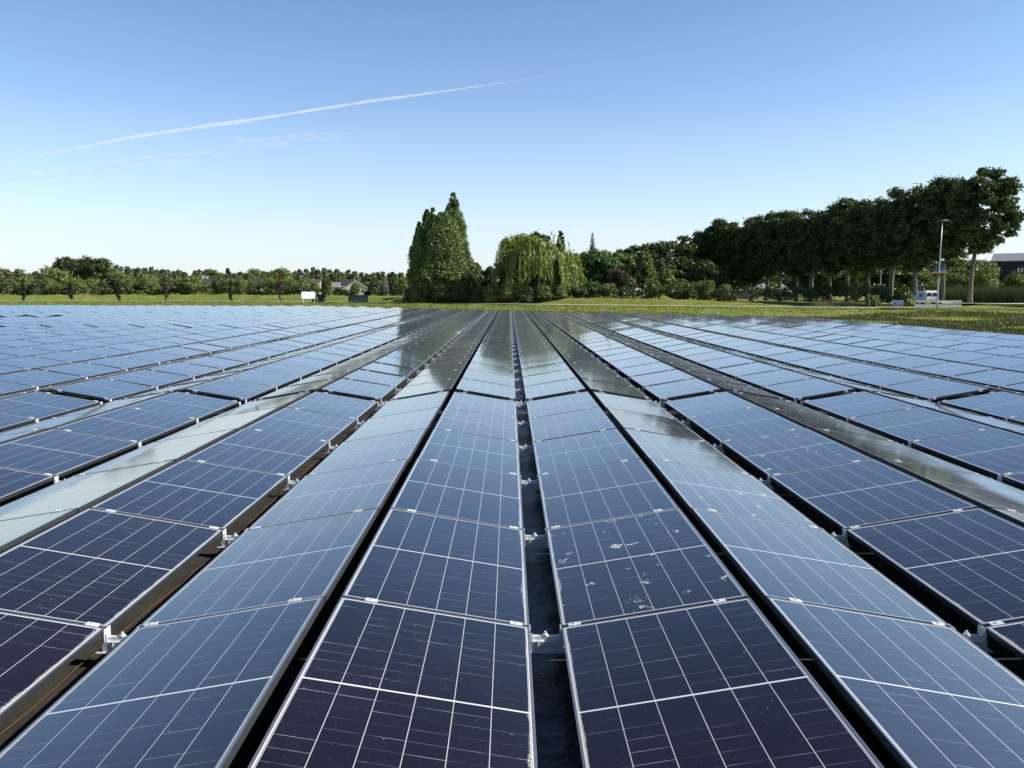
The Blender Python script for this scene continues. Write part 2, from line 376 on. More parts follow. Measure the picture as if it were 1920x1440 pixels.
def strip(name, pts, wdt, mat, lift=0.02, kind='structure'):
    pts2 = []
    for (x0, y0), (x1, y1) in zip(pts[:-1], pts[1:]):
        n = max(1, int(math.hypot(x1-x0, y1-y0) / 3))
        pts2 += [(x0 + (x1-x0)*k/n, y0 + (y1-y0)*k/n) for k in range(n)]
    pts2.append(pts[-1]); mb = MB(); vs = []
    for i, (x, y) in enumerate(pts2):
        a = pts2[max(i-1, 0)]; b = pts2[min(i+1, len(pts2)-1)]
        t = Vector((b[0]-a[0], b[1]-a[1], 0)).normalized(); nrm = Vector((-t.y, t.x, 0)) * wdt / 2
        for s in (-1, 1):
            X, Y = x + nrm.x*s, y + nrm.y*s
            vs.append((X, Y, max(float(hz(X, Y)), float(hz(x, y))) + lift))
    mb.add(vs, [(2*i, 2*i+2, 2*i+3, 2*i+1) for i in range(len(pts2)-1)])
    return tag(mb.obj(name, mat), kind=kind)
strip('cycle_path', PATH[:9] , 3.2, M['path'], 0.12)
strip('road', [(46, 97.3), (56, 94), (75, 88.5), (140, 69)], 4.6, M['asphalt'], 0.14)
strip('side_road', [(60, 109), (70, 104.5), (95, 98), (140, 92)], 6.5, M['path'], 0.25)
mb = MB(); mb.add([(-55, 53.2, .016), (-33.5, 53.2, .016), (-33.5, 58.2, .016), (-55, 58.2, .016)], [(0, 1, 2, 3)])
tag(mb.obj('service_path', M['sand']), kind='structure')

# ------------------------------------------------------------------ the solar array
TILT = R(9.6); P = 2.32; XV0 = 0.197; VG, RG = 0.0875, 0.0475
STEP = 1.777; BREAK = 0.33; NB = 15
ZVAL, ZRID = 0.227, 0.227 + PW * math.sin(TILT)
def block_y(b): return 13.0 + BREAK + (b - 1) * (NB * STEP + BREAK)      # first panel of block b (block 0 ends at 13.0)
def rect(x0, x1, y0, y1, z):
    return [(x0, y0, z), (x1, y0, z), (x1, y1, z), (x0, y1, z)]
# module: local x runs down the slope (ridge to valley), y along the strip
mb = MB(); W2, L2 = PW / 2, PL / 2; LIP = 0.0115
for x0, x1, y0, y1 in ((-W2, -W2+LIP, -L2, L2), (W2-LIP, W2, -L2, L2), (-W2+LIP, W2-LIP, -L2, -L2+LIP), (-W2+LIP, W2-LIP, L2-LIP, L2)):
    mb.box(x0, x1, y0, y1, -PH, 0)
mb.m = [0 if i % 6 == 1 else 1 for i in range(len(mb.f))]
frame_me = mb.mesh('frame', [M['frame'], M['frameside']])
def glass_mesh(mat):
    x0, x1, y0, y1 = -W2+LIP, W2-LIP, -L2+LIP, L2-LIP
    vs = rect(x0, x1, y0, y1, -0.0022) + rect(x0, x1, y0, y1, -0.0072)
    me = bpy.data.meshes.new('glass'); me.from_pydata(vs, [], [(0,1,2,3), (7,6,5,4)]); me.materials.append(mat)
    l = me.uv_layers.new(name='UVMap')
    for lp in me.loops:
        v = me.vertices[lp.vertex_index].co; l.data[lp.index].uv = (v.y + L2, v.x + W2)
    return me
glass_me, glass_drop_me = glass_mesh(M['glass']), glass_mesh(M['glass_drop'])
CLX = (-W2 + 0.165, W2 - 0.075)
def clamp_boxes(mb, x, y):
    mb.box(x-.034, x+.034, y-.019, y+.019, 0.0, .0045); mb.box(x-.034, x+.034, y-.0035, y+.0035, -.03, -.0005)
    mb.tube([(x, y, .0046), (x, y, .0105)], .0075, 6)
mb = MB(); clamp_boxes(mb, 0, 0); clamp_me = mb.mesh('clamp', M['clamp'])

panels = []                                      # strip index, side, block, place in block, centre
for k in range(-38, 11):
    for side in (-1, 1):                         # -1: the panel left of this valley (looks right), +1: the one right of it
        xc = XV0 + k * P + side * (VG + PW * math.cos(TILT) / 2)
        if abs(xc + 0) > 90 or xc > XMAX - .4: continue
        sidx = (k * 2 + (0 if side < 0 else 1))  # 0 = first strip left of the central gap, 1 = first right
        for b in range(0, 6):
            for j in range(NB):
                y0 = block_y(b) + j * STEP
                if y0 < -2.2 or y0 + PL > y_end(xc) : continue
                if b == 2 and j in (8, 9) and xc < -32.5: continue
                panels.append((sidx, side, b, j, xc, y0 + PL / 2))
rr = rng(5)
zc = (ZVAL + ZRID) / 2
def proj(x, y, z):
    d = Vector((x, y, z)) - camo.location
    c = camo.rotation_euler.to_matrix().transposed() @ d
    if c.z > -0.3: return None
    return (960 + FPX * c.x / -c.z, 720 - FPX * c.y / -c.z)
def area(p):
    s = p[1]; q = []
    for dx, dy in ((-1, -1), (1, -1), (1, 1), (-1, 1)):
        a = proj(p[4] + dx * PW / 2, p[5] + dy * PL / 2, zc + dx * s * .09)
        if a is None: return 0
        q.append((min(max(a[0], 0), 1920), min(max(a[1], 0), 1440)))
    return abs(sum(q[i][0] * q[(i+1) % 4][1] - q[(i+1) % 4][0] * q[i][1] for i in range(4))) / 2
scored = sorted(panels, key=area, reverse=True)
near = scored[:300]; far = [p for p in scored[300:]]
ORD = 'first second third fourth fifth sixth seventh eighth ninth tenth eleventh twelfth thirteenth fourteenth fifteenth sixteenth seventeenth eighteenth nineteenth twentieth'.split()
def ordinal(n):
    if n < 20: return ORD[n]
    tens = {2: 'twenty', 3: 'thirty', 4: 'forty', 5: 'fifty'}[(n + 1) // 10]
    return tens + ('th' if (n + 1) % 10 == 0 else '-' + ORD[(n + 1) % 10 - 1]) if (n + 1) % 10 else {2: 'twentieth', 3: 'thirtieth', 4: 'fortieth'}[(n + 1) // 10]
DROP = {(1, 0, 10), (3, 0, 12), (2, 0, 11)}
def jitter(r): return (r.normal(0, 0.003), r.normal(0, 0.0025), r.normal(0, 0.001), r.normal(0, 0.001))
BPITCH = [0.1, -0.15, -0.16, -0.14, -0.14, -0.14]      # degrees, + leans towards the camera
def lean(p, jt): return (jt[0] + R(BPITCH[p[2]]) * 1.0, jt[1], jt[2], jt[3])
def panel_root(p, jt):
    sidx, side, b, j, xc, yc = p; jt = lean(p, jt)
    e = empty('solar_panel', (xc, yc, zc + jt[2]))
    e.rotation_euler = (jt[0] * -side, TILT + jt[1], 0 if side < 0 else math.pi)
    place = ('left' if sidx <= 0 else 'right'); n = ordinal(-sidx if sidx <= 0 else sidx - 1)
    drop = (sidx, b, j) in DROP
    look = 'solar panel spattered with bird droppings' if drop else 'blue solar panel'
    if b == 0: where = '%s short of the first cross gap' % ordinal(NB - 1 - j)
    else: where = '%s past the %s cross gap' % (ordinal(j), ORD[b - 1])
    lab = '%s, %s, %s strip %s of central gap' % (look, where, n, place)
    if len(lab.split()) > 16: lab = lab.replace('solar panel spattered with bird droppings', 'spattered solar panel')
    tag(e, lab, 'solar panel', 'solar panels mounted in long strips')
    return e
proto = None
for p in near:
    jt = jitter(rr); e = panel_root(p, jt); drop = (p[0], p[2], p[3]) in DROP
    put(glass_drop_me if drop else glass_me, 'glass', e); put(frame_me, 'frame', e)
    ysg = 1 if p[1] < 0 else -1                    # local y of the far end
    for cx in CLX:
        put(clamp_me, 'clamp', e, (cx, ysg * (L2 + (STEP - PL) / 2), 0))
        if p[3] == 0: put(clamp_me, 'clamp', e, (cx, -ysg * (L2 + (STEP - PL) / 2), 0))
# all the smaller ones: one sheet of modules
def xform(p, jt):
    jt = lean(p, jt)
    return Matrix.Translation((p[4], p[5], zc + jt[2])) @ Euler((jt[0] * -p[1], TILT + jt[1], 0 if p[1] < 0 else math.pi)).to_matrix().to_4x4()
base_box = np.array([[(-1,-1,0),(1,-1,0),(1,1,0),(-1,1,0)], [(-1,-1,-1),(1,-1,-1),(1,-1,0),(-1,-1,0)], [(1,-1,-1),(1,1,-1),(1,1,0),(1,-1,0)],
                     [(1,1,-1),(-1,1,-1),(-1,1,0),(1,1,0)], [(-1,1,-1),(-1,-1,-1),(-1,-1,0),(-1,1,0)], [(-1,1,-1),(1,1,-1),(1,-1,-1),(-1,-1,-1)]], float)
V, UV, MI = [], [], []
scale = np.array([W2, L2, PH])
for p in far:
    jt = jitter(rr); m = np.array(xform(p, jt)); bx = base_box * scale
    V.append(bx.reshape(-1, 3) @ m[:3, :3].T + m[:3, 3])
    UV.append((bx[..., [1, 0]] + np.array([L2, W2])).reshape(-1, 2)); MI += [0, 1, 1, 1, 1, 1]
    ysg = 1 if p[1] < 0 else -1
    for cx in CLX:
        cb = base_box * np.array([.034, .019, .034]) + np.array([cx, ysg * (L2 + .011), .005])
        V.append(cb.reshape(-1, 3) @ m[:3, :3].T + m[:3, 3]); UV.append(np.zeros((24, 2))); MI += [2] * 6
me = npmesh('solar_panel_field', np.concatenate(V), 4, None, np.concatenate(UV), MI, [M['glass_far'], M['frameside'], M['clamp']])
# weld each box so every module is one island
import bmesh
bm = bmesh.new(); bm.from_mesh(me); bmesh.ops.remove_doubles(bm, verts=bm.verts, dist=1e-5); bm.to_mesh(me); bm.free()
tag(put(me, 'solar_panel_field'), 'solar panels of the far blocks, running back in strips to the grass', 'solar panels', kind='stuff')

# brackets that tie the low edges together across each valley
def bracket_parts():
    ch = MB(); g = VG + 0.012
    ch.box(-g, g, -.03, -.027, .10, .155); ch.box(-g, g, -.027, .03, .152, .155); ch.box(-g, g, .027, .03, .10, .152); ch.box(-g-.03, g+.03, -.045, .045, .094, .0995)
    ch.box(-g*.45, -g*.40, -.034, -.0305, .10, .16)
    bar = MB(); bar.box(-g, g, -.012, .012, .1555, .176)
    hooks = []
    for s in (-1, 1):
        h = MB(); x = s * (VG - .004)
        h.box(x-.002, x+.002, -.035, .035, .156, .225); h.box(x - .012, x + .012, -.03, -.026, .156, .2)
        hooks.append(h)
    bo = MB(); bo.tube([(0, 0, .1765), (0, 0, .186)], .016, 6); bo.tube([(0, 0, .186), (0, 0, .2)], .007, 6)
    return ch, bar, hooks, bo
ch, bar, hooks, bo = bracket_parts()
ch_me, bar_me, bo_me = ch.mesh('channel', M['zinc']), bar.mesh('crossbar', M['zinc']), bo.mesh('bolt', M['clamp'])
hk_me = [h.mesh('hook', M['zinc']) for h in hooks]
allm = MB()
for q in (ch, bar, hooks[0], hooks[1], bo): allm.add(q.v, q.f)
all_me = allm.mesh('mounting_bracket', M['zinc'])
spots = []
for k in range(-38, 10):
    xv = XV0 + k * P
    if xv > XMAX - 1.2: continue
    for b in range(0, 5):
        for j in range(NB + 1):
            y = block_y(b) + j * STEP - (STEP - PL) / 2
            if j == NB: y += 0.02
            if y < -1.5 or y > y_end(xv) - .4: continue
            if b == 2 and j in (9,) and xv < -32.5: continue
            spots.append((k, b, j, xv, y))
def brank(s):
    q = proj(s[3], s[4], .15)
    if q is None or not (-60 < q[0] < 1980 and q[1] < 1500): return 1e9
    return s[4] ** 2 + (s[3] * 2.2) ** 2
spots.sort(key=brank)
cnt = 0; rest = []
for s in spots:
    if cnt < 300 and brank(s) < 1e8 and abs(s[3]) < 11:
        cnt += 1; k, b, j, xv, y = s
        if y < 14:
            e = empty('mounting_bracket', (xv, y, 0)); put(ch_me, 'channel', e); put(bar_me, 'crossbar', e); put(bo_me, 'bolt', e)
            for h in hk_me: put(h, 'hook', e)
        else: e = put(all_me, 'mounting_bracket', None, (xv, y, 0))
        gap = 'central gap' if k == 0 else '%s valley %s of centre' % (ordinal(abs(k) - 1), 'left' if k < 0 else 'right')
        if j in (0, NB): wh = 'at %s edge of %s cross gap' % (('far', ORD[max(b - 1, 0)]) if j == 0 else ('near', ORD[b]))
        elif b == 0: wh = '%s before first cross gap' % ordinal(NB - 1 - j)
        else: wh = '%s beyond %s cross gap' % (ordinal(j - 1), ORD[b - 1])
        tag(e, 'steel bracket in the %s, %s' % (gap, wh), 'bracket', 'brackets in the valleys between panels')
    elif abs(s[3]) < 40: rest.append(s)
bv, bf = [], []
for s in rest:
    n = len(bv); bv += [(v[0] + s[3], v[1] + s[4], v[2]) for v in allm.v]; bf += [tuple(i + n for i in f) for f in allm.f]
me = bpy.data.meshes.new('bracket_field'); me.from_pydata(bv, [], bf); me.materials.append(M['zinc'])
tag(put(me, 'bracket_field'), 'steel brackets glinting between the far strips of panels', 'brackets', kind='stuff')

# a loose reddish cable lying in the first valley to the left
r1 = random.Random(3); xv = XV0 - P; pts = []
for i in range(60):
    y = -1 + i * 0.24; pts.append((xv - .19 + .03 * math.sin(y * 1.3) + r1.uniform(-.012, .012), y, .018 + (0.01 if i % 9 else .02)))
mbc = MB(); mbc.tube(pts, .0025, 5)
M['cable'] = plain('red_brown_cable', (0.16, 0.07, 0.04), 0.6)
tag(mbc.obj('cable', M['cable']), 'thin red-brown cable lying along the first valley left of centre', 'cable')

# ------------------------------------------------------------------ vegetation
def quads(C, N, a, b, r, up=None):
    """leaf diamonds at C facing N"""
    n = len(C); ref = r.normal(size=(n, 3)) if up is None else up
    U = np.cross(N, ref); U /= np.linalg.norm(U, axis=1, keepdims=True) + 1e-9
    Vv = np.cross(N, U); a = np.asarray(a).reshape(-1, 1); b = np.asarray(b).reshape(-1, 1)
    return np.stack([C - Vv * b, C + U * a, C + Vv * b, C - U * a], 1)
def clumps(centers, radii, per, size, r, squash=0.8, shell=0.75):
    out = []
    for c, rad in zip(centers, radii):
        d = r.normal(size=(per, 3)); d /= np.linalg.norm(d, axis=1, keepdims=True)
        d[:, 2] = np.where(d[:, 2] < -0.35, -d[:, 2] * .6, d[:, 2])
        rho = rad * (shell + (1.12 - shell) * r.random(per) ** 0.8) * (1 + 0.3 * np.sin(d[:, 0] * 5 + c[0] * 3) * np.sin(d[:, 1] * 4 + c[1] * 3) * np.cos(d[:, 2] * 4 + c[2])) + r.exponential(.1, per) * rad
        C = c + d * rho[:, None] * np.array([1, 1, squash])
        N = d + r.normal(size=(per, 3)) * 0.55; N /= np.linalg.norm(N, axis=1, keepdims=True)
        s = size * r.uniform(.6, 1.25, per)
        out.append(quads(C, N, s * .55, s, r))
    return np.concatenate(out)
def ellipsoid_pts(n, r, c, rad, inner=0.35):
    d = r.normal(size=(n, 3)); d /= np.linalg.norm(d, axis=1, keepdims=True)
    return np.array(c) + d * (inner + (1 - inner) * r.random(n)[:, None] ** 0.5) * np.array(rad)
def crown_round(seed, H0, H1, rad, n=34, per=150, leaf=.38, cr=(.9, 1.6), lean=0):
    n = int(n * 2.3); per = int(per * 1.05); leaf *= .74
    r = rng(seed); c = (lean, 0, (H0 + H1) / 2); hz_ = (H1 - H0) / 2
    C = ellipsoid_pts(n, r, c, (rad * .82, rad * .82, hz_ * .86)); R_ = r.uniform(cr[0], cr[1], n) * .72
    return clumps(C, R_, per, leaf, r, .85, .45)
def crown_column(seed, H0, H1, rad, n=46, per=110, leaf=.34, tip=0.12, belly=.35):
    n = int(n * 2.4); per = int(per * .95); leaf *= .76; r = rng(seed); out = []; t = np.sort(r.random(n)) ** .9
    prof = np.where(t < belly, .72 + .28 * t / belly, 1 - (1 - tip) * ((t - belly) / (1 - belly)) ** 1.5)
    a = r.random(n) * 6.283; q = prof * rad * r.uniform(.35, .8, n)
    C = np.stack([np.cos(a) * q, np.sin(a) * q, H0 + t * (H1 - H0) * .97], 1); R_ = np.clip(prof * rad * r.uniform(.26, .42, n), .16, 1.4) * (1 - .5 * t ** 6)
    return clumps(C, R_, per, leaf, r, squash=1.7, shell=.45)
def crown_fir(seed, H0, H1, rad, n=26, leaf=.3):
    r = rng(seed); out = []
    for i in range(n):
        t = i / (n - 1); z = H0 + t * (H1 - H0); q = rad * (1 - t) ** .9 + .12
        m = max(10, int(70 * q)); a = r.random(m) * 6.283; rho = q * r.random(m) ** .6 * r.uniform(.75, 1.15, m)
        C = np.stack([np.cos(a) * rho, np.sin(a) * rho, z - rho * .35 + r.normal(0, .12, m)], 1)
        N = np.stack([np.cos(a) * .4, np.sin(a) * .4, np.ones(m)], 1) + r.normal(0, .4, (m, 3)); N /= np.linalg.norm(N, axis=1, keepdims=True)
        out.append(quads(C, N, leaf * .5 * r.uniform(.6, 1.2, m), leaf * r.uniform(.6, 1.2, m), r))
    return np.concatenate(out)
def crown_willow(seed, H, rad, n=230, leaf=.34):
    r = rng(seed); out = []
    heads = ellipsoid_pts(16, r, (0, 0, H * .72), (rad * .72, rad * .72, H * .2), .5)
    out.append(clumps(heads, r.uniform(1.3, 2.1, 16), 330, .3, r, .8, .4))
    for i in range(n):
        hd = heads[r.integers(16)] if r.random() < .8 else ellipsoid_pts(1, r, (0, 0, H * .66), (rad, rad, H * .26), .75)[0]
        x, y = hd[0] + r.normal(0, .75), hd[1] + r.normal(0, .75); z0 = hd[2] + r.uniform(-.4, .8)
        rr_ = math.hypot(x, y) / rad; L = min(z0 - .5, r.uniform(2.2, 6.0) * (0.65 + .6 * rr_)); k = max(6, int(L * 7)); tt = np.linspace(0, 1, k)
        ou = np.array([x, y]) / (math.hypot(x, y) + .01); sw = .9 * np.sqrt(tt)
        C = np.stack([x + ou[0] * sw + r.normal(0, .11, k), y + ou[1] * sw + r.normal(0, .11, k), z0 + .3 * np.sin(tt * 3) - L * tt], 1)
        N = np.stack([np.full(k, ou[0]), np.full(k, ou[1]), np.full(k, .25)], 1) + r.normal(0, .45, (k, 3)); N /= np.linalg.norm(N, axis=1, keepdims=True)
        up = np.tile(np.array([[0.02, 0.01, 1.0]]), (k, 1)) + r.normal(0, .1, (k, 3))
        q = quads(C, N, leaf * r.uniform(.8, 1.4, k), leaf * .28 * r.uniform(.7, 1.3, k), r, np.cross(N, up)); out.append(q)
    return np.concatenate(out)
def crown_bush(seed, H, rad, n=14, per=110, leaf=.24):
    n = int(n * 1.6); per = int(per * 1.1); leaf *= .8
    r = rng(seed); t = r.random(n); a = r.random(n) * 6.283; q = rad * .75 * np.sqrt(r.random(n)) * (1 - .55 * t)
    C = np.stack([np.cos(a) * q, np.sin(a) * q, H * (.12 + .72 * t)], 1); R_ = r.uniform(.22, .36, n) * min(H, rad * 1.7)
    m = clumps(C, R_, per, leaf, r, .95, .55)
    k = 60; a = r.random(k) * 6.283; q = rad * .6 * np.sqrt(r.random(k)); C = np.stack([np.cos(a) * q, np.sin(a) * q, H * r.uniform(.75, 1.1, k)], 1)
    N = r.normal(size=(k, 3)); N /= np.linalg.norm(N, axis=1, keepdims=True)
    return np.concatenate([m, quads(C, N, leaf * .35, leaf * 1.1, r)])
def trunk_mesh(seed, H, r0, limbs=6, spread=2.6, lean=(0, 0), H1=None, mat='bark'):
    r = random.Random(seed); mb = MB(); n = 7; H1 = H1 or H * 1.6
    pts = [(lean[0] * t * t + .06 * math.sin(seed + t * 4), lean[1] * t * t, t * H) for t in [i / n for i in range(n + 1)]]
    mb.tube(pts, [r0 * (1.35 if i == 0 else 1 - .35 * i / n) for i in range(n + 1)], 9)
    tx, ty, tz = pts[-1]
    for i in range(limbs):
        a = i * 6.283 / limbs + r.uniform(-.4, .4); s = spread * r.uniform(.6, 1.1); h = r.uniform(.5, 1) * (H1 - H)
        mb.tube([(tx, ty, tz - .3), (tx + math.cos(a) * s * .35, ty + math.sin(a) * s * .35, tz + h * .4), (tx + math.cos(a) * s * .75, ty + math.sin(a) * s * .75, tz + h * .75), (tx + math.cos(a) * s, ty + math.sin(a) * s, tz + h)],
                [r0 * .5, r0 * .36, r0 * .22, r0 * .08], 6)
    mb.tube([(tx, ty, tz - .2), (tx + .1, ty, tz + (H1 - H) * .5), (tx, ty + .1, H1)], [r0 * .62, r0 * .4, r0 * .1], 7)
    return mb.mesh('trunk', M[mat], smooth=True)
cache = {}
def CM(key, fn, mat):
    if key not in cache: cache[key] = npmesh('crown', fn(), 4, M[mat])
    return cache[key]
def tree(name, label, cat, X, Y, crown, trunk=None, group=None, rz=0, sc=(1, 1, 1), z=None):
    z = float(hz(X, Y)) - .03 if z is None else z
    e = empty(name, (X, Y, z), rz); e.scale = sc
    put(crown, 'crown', e)
    if trunk: put(trunk, 'trunk', e)
    return tag(e, label, cat, group)
def lone(name, label, cat, X, Y, me, group=None, rz=0, sc=(1, 1, 1), z=None):
    o = put(me, name, None, (X, Y, float(hz(X, Y)) - .03 if z is None else z), (0, 0, rz)); o.scale = sc
    return tag(o, label, cat, group)

# avenue on the right, nearest tree first
av_c = [CM('av%d' % i, lambda i=i: crown_round(20 + i, 4.0, 18.6, 4.6, 58, 230, .31, (1.0, 1.75)), 'f_avenue') for i in range(4)]
av_t = [trunk_mesh(40 + i, 7.2, .36 + .03 * i, 6, 2.8, ((-1) ** i * .35, .1), 15.5, 'barkgrey') for i in range(4)]
AVN = ['tall dark avenue tree at the road end with ragged open crown', 'avenue tree standing right behind the street lamp']
avx = [1821, 1768, 1717, 1671, 1627, 1590, 1556, 1521, 1494, 1463, 1438, 1410, 1380, 1352, 1322]
avH = [19.2, 19.4, 18.2, 18.8, 17.9, 18.8, 17.6, 17.6, 16.9, 18.6, 17.8, 18.0, 17.3, 18.3, 17.2]
for i, px in enumerate(avx):
    u = px - 955; Y = 139000 / (u + 401); X = XP(px, Y)
    lab = AVN[i] if i < 2 else '%s tree of the dark avenue counted from the road end' % ordinal(i)
    if i == 0:
        cm = CM('avlast', lambda: crown_round(77, 6.0, 18.8, 5.4, 58, 250, .32, (.8, 1.5), 1.3), 'f_avenue')
    elif i >= 11: cm = CM('avlow%d' % (i % 2), lambda: crown_round(90 + i % 2, 1.6, 18.6, 4.6, 62, 280, .31, (1.0, 1.75)), 'f_avenue')
    else: cm = av_c[i % 4]
    s = avH[i] / 18.6
    tree('avenue_tree', lab, 'tree', X, Y, cm, av_t[i % 4], 'trees of the avenue on the right', 1.3 * i if i else 0, (1, 1, s))

# poplars in the middle
pop = [(788, 403, 2.4, 148), (802, 381, 3.0, 152), (834, 387, 4.7, 148), (851, 356, 3.5, 152), (870, 450, 2.4, 149), (813, 376, 2.8, 149)]
plab = ['leftmost and shorter of the dense poplars', 'poplar with a twin tip, left one of the twin', 'broad poplar in the middle of the poplar clump', 'tallest pointed poplar with a spire top', 'low poplar on the right flank of the tallest poplar', 'poplar with a twin tip, right one of the twin']
for i, (px, py, rad, Y) in enumerate(pop):
    X = XP(px, Y); H = ZP(py, Y) - 1.1
    tree('poplar_tree', plab[i], 'poplar', X, Y, npmesh('crown', crown_column(100 + i, .8, H, rad, 95, 260, .26, .1 if i != 2 else .3, .3), 4, M['f_poplar']), trunk_mesh(60 + i, 3, .4, 4, 1, (0, 0), H * .7), 'poplars in the middle of the tree belt')
# willow
Yw = 142
tree('weeping_willow', 'yellow-green weeping willow with hanging strands', 'willow', XP(1003, Yw), Yw, npmesh('crown', crown_willow(7, ZP(430, Yw) - 1.0, 6.9, 470), 4, M['f_willow']), trunk_mesh(8, 4, .5, 7, 4, (.4, 0), 9))
tree('weeping_willow', 'lower willow arching out right of the big willow', 'willow', XP(1062, Yw - 1), Yw - 1, npmesh('crown', crown_willow(9, 7.4, 2.6, 170), 4, M['f_willow']), trunk_mesh(9, 3, .2, 5, 1.5, (0, 0), 6))
# (label, px, top py, half-width px, Y, material, kind)
mids = [
 ('dark tree glimpsed through the left strands of the willow', 955, 478, 30, 158, 'f_dark', 'r'),
 ('dark tree glimpsed through the middle of the willow', 1005, 470, 32, 160, 'f_dark', 'r'),
 ('dark tree glimpsed behind the right strands of the willow', 1060, 480, 28, 160, 'f_dark', 'r'),
 ('dark broad tree peeping over the willow', 1012, 428, 26, 170, 'f_dark', 'r'),
 ('dark upright tree behind the right side of the willow', 1050, 432, 17, 168, 'f_dark', 'c'),
 ('dark pointed fir rising behind the bright green tree', 1110, 439, 14, 176, 'f_fir', 'f'),
 ('bright green feathery tree right of the willow', 1112, 468, 40, 152, 'f_robinia', 'r'),
 ('deep green tree filling in right behind the willow', 1086, 470, 26, 164, 'f_bush', 'r'), ('olive green tree behind the bright feathery tree', 1132, 468, 28, 166, 'f_bush', 'r'),
 ('dark tree behind the copper shrub on its left', 1150, 470, 24, 168, 'f_dark', 'r'), ('dark tree between the olive tree and the avenue side', 1188, 458, 26, 168, 'f_dark', 'r'), ('low dark tree behind the drooping yellowish tree', 1214, 466, 28, 166, 'f_dark', 'r'), ('dark low tree at the start of the avenue undergrowth', 1276, 480, 30, 160, 'f_dark', 'r'),
 ('dark low tree under the far avenue crowns', 1318, 490, 30, 152, 'f_dark', 'r'), ('low dark tree between far avenue trunks', 1346, 505, 20, 150, 'f_dark', 'r'),
 ('small bright green tree beside the copper shrub', 1140, 480, 24, 150, 'f_robinia', 'r'),
 ('olive tree behind the copper-leaved shrub', 1165, 461, 24, 162, 'f_bush', 'r'),
 ('yellowish green tree with drooping tufts beside the avenue', 1208, 456, 20, 146, 'f_light', 'c'),
 ('round dark green tree left of the avenue', 1236, 443, 34, 158, 'f_dark', 'r'),
 ('blue-green narrow tree at the left start of the avenue', 1263, 450, 18, 175, 'f_poplar', 'c'),
 ('dark tree filling the gap before the avenue', 1284, 436, 26, 170, 'f_avenue', 'r'),
 ('dark tree behind the far end of the avenue', 1310, 425, 30, 176, 'f_avenue', 'r'),
 ('shrubby tree hugging the right foot of the poplars', 893, 493, 18, 150, 'f_poplar', 'c'),
 ('small dark tree left of the willow', 918, 497, 13, 150, 'f_dark', 'r'),
 ('light green maple in front of the poplars', 806, 487, 28, 146, 'f_bush', 'r'),
 ('yellow-green tree at the middle foot of the poplars', 838, 495, 28, 145, 'f_bush', 'r'),
 ('light green tree at the left foot of the poplars', 786, 505, 15, 147, 'f_bush', 'r'),
]
for i, (lab, px, py, hw, Y, mt, kd) in enumerate(mids):
    X = XP(px, Y); z0 = float(hz(X, Y)); H = ZP(py, Y) - z0; rad = hw / FPX * Y
    fn = {'r': lambda: crown_round(200 + i, H * .12, H, rad, 30, 150, .36, (rad * .3, rad * .5)),
          'c': lambda: crown_column(200 + i, .5, H, rad, 46, 120, .34, .25, .4), 'f': lambda: crown_fir(200 + i, .8, H, rad * 1.5)}[kd]
    tree('fir_tree' if kd == 'f' else 'broadleaf_tree', lab, 'tree', X, Y, npmesh('crown', fn(), 4, M[mt]), trunk_mesh(i, max(1.2, H * .22), .22, 5, rad * .5, (0, 0), H * .75), 'mixed trees in the belt beyond the path')

# shrubs along the belt
shr = [
 ('copper-leaved shrub under the olive tree', 1160, 505, 27, 143, 'f_purple'),
 ('dark shrub at the foot of the copper shrub', 1176, 520, 22, 141, 'f_dark'),
 ('pointed light green bush on the bank by the avenue', 1250, 506, 20, 137, 'f_bush'),
 ('low bush left of the pointed bush', 1226, 528, 16, 136, 'f_bush'),
 ('light bush right of the pointed bush', 1278, 526, 18, 136, 'f_light'),
 ('round olive bush on the bank below the avenue', 1306, 530, 20, 134, 'f_bush'),
 ('bright bush at the right end of the bank', 1328, 528, 15, 132, 'f_light'),
 ('small bush right of the bank by a tree trunk', 1360, 536, 16, 134, 'f_bush'),
 ('bush in front of the willow on its left', 958, 520, 18, 137, 'f_bush'),
 ('low dark bush under the willow', 985, 540, 24, 136, 'f_dark'),
 ('low green bush under the middle of the willow', 1020, 538, 20, 136, 'f_bush'),
 ('green bush under the right strands of the willow', 1050, 538, 18, 136, 'f_bush'),
 ('dark low bush right of the willow strands', 1085, 540, 18, 138, 'f_dark'),
 ('bushy undergrowth below the bright green tree', 1112, 530, 26, 139, 'f_robinia'),
 ('bush below the small bright green tree', 1140, 534, 20, 139, 'f_bush'),
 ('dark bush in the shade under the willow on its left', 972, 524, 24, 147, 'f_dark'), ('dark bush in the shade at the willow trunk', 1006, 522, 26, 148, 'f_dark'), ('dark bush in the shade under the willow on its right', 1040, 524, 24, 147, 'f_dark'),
 ('long dark bush below the poplars', 862, 535, 30, 143, 'f_dark'),
 ('dark bush left of the willow near a roof', 900, 540, 24, 141, 'f_dark'),
 ('olive bush between roof and willow', 926, 534, 20, 139, 'f_bush'),
 ('dark bush under the middle poplar', 826, 536, 26, 143, 'f_dark'),
 ('upright light bush at the left foot of the poplars', 790, 530, 17, 146, 'f_bush'),
 ('low bush left of the poplars by the bank', 768, 543, 12, 152, 'f_bush'),
]
for i, (lab, px, py, hw, Y, mt) in enumerate(shr):
    X = XP(px, Y); H = ZP(py, Y) - float(hz(X, Y)); rad = hw / FPX * Y
    lone('bush', lab, 'bush', X, Y, npmesh('bush', crown_bush(300 + i, H, rad, 16, 120, .26), 4, M[mt]), 'bushes along the tree belt')

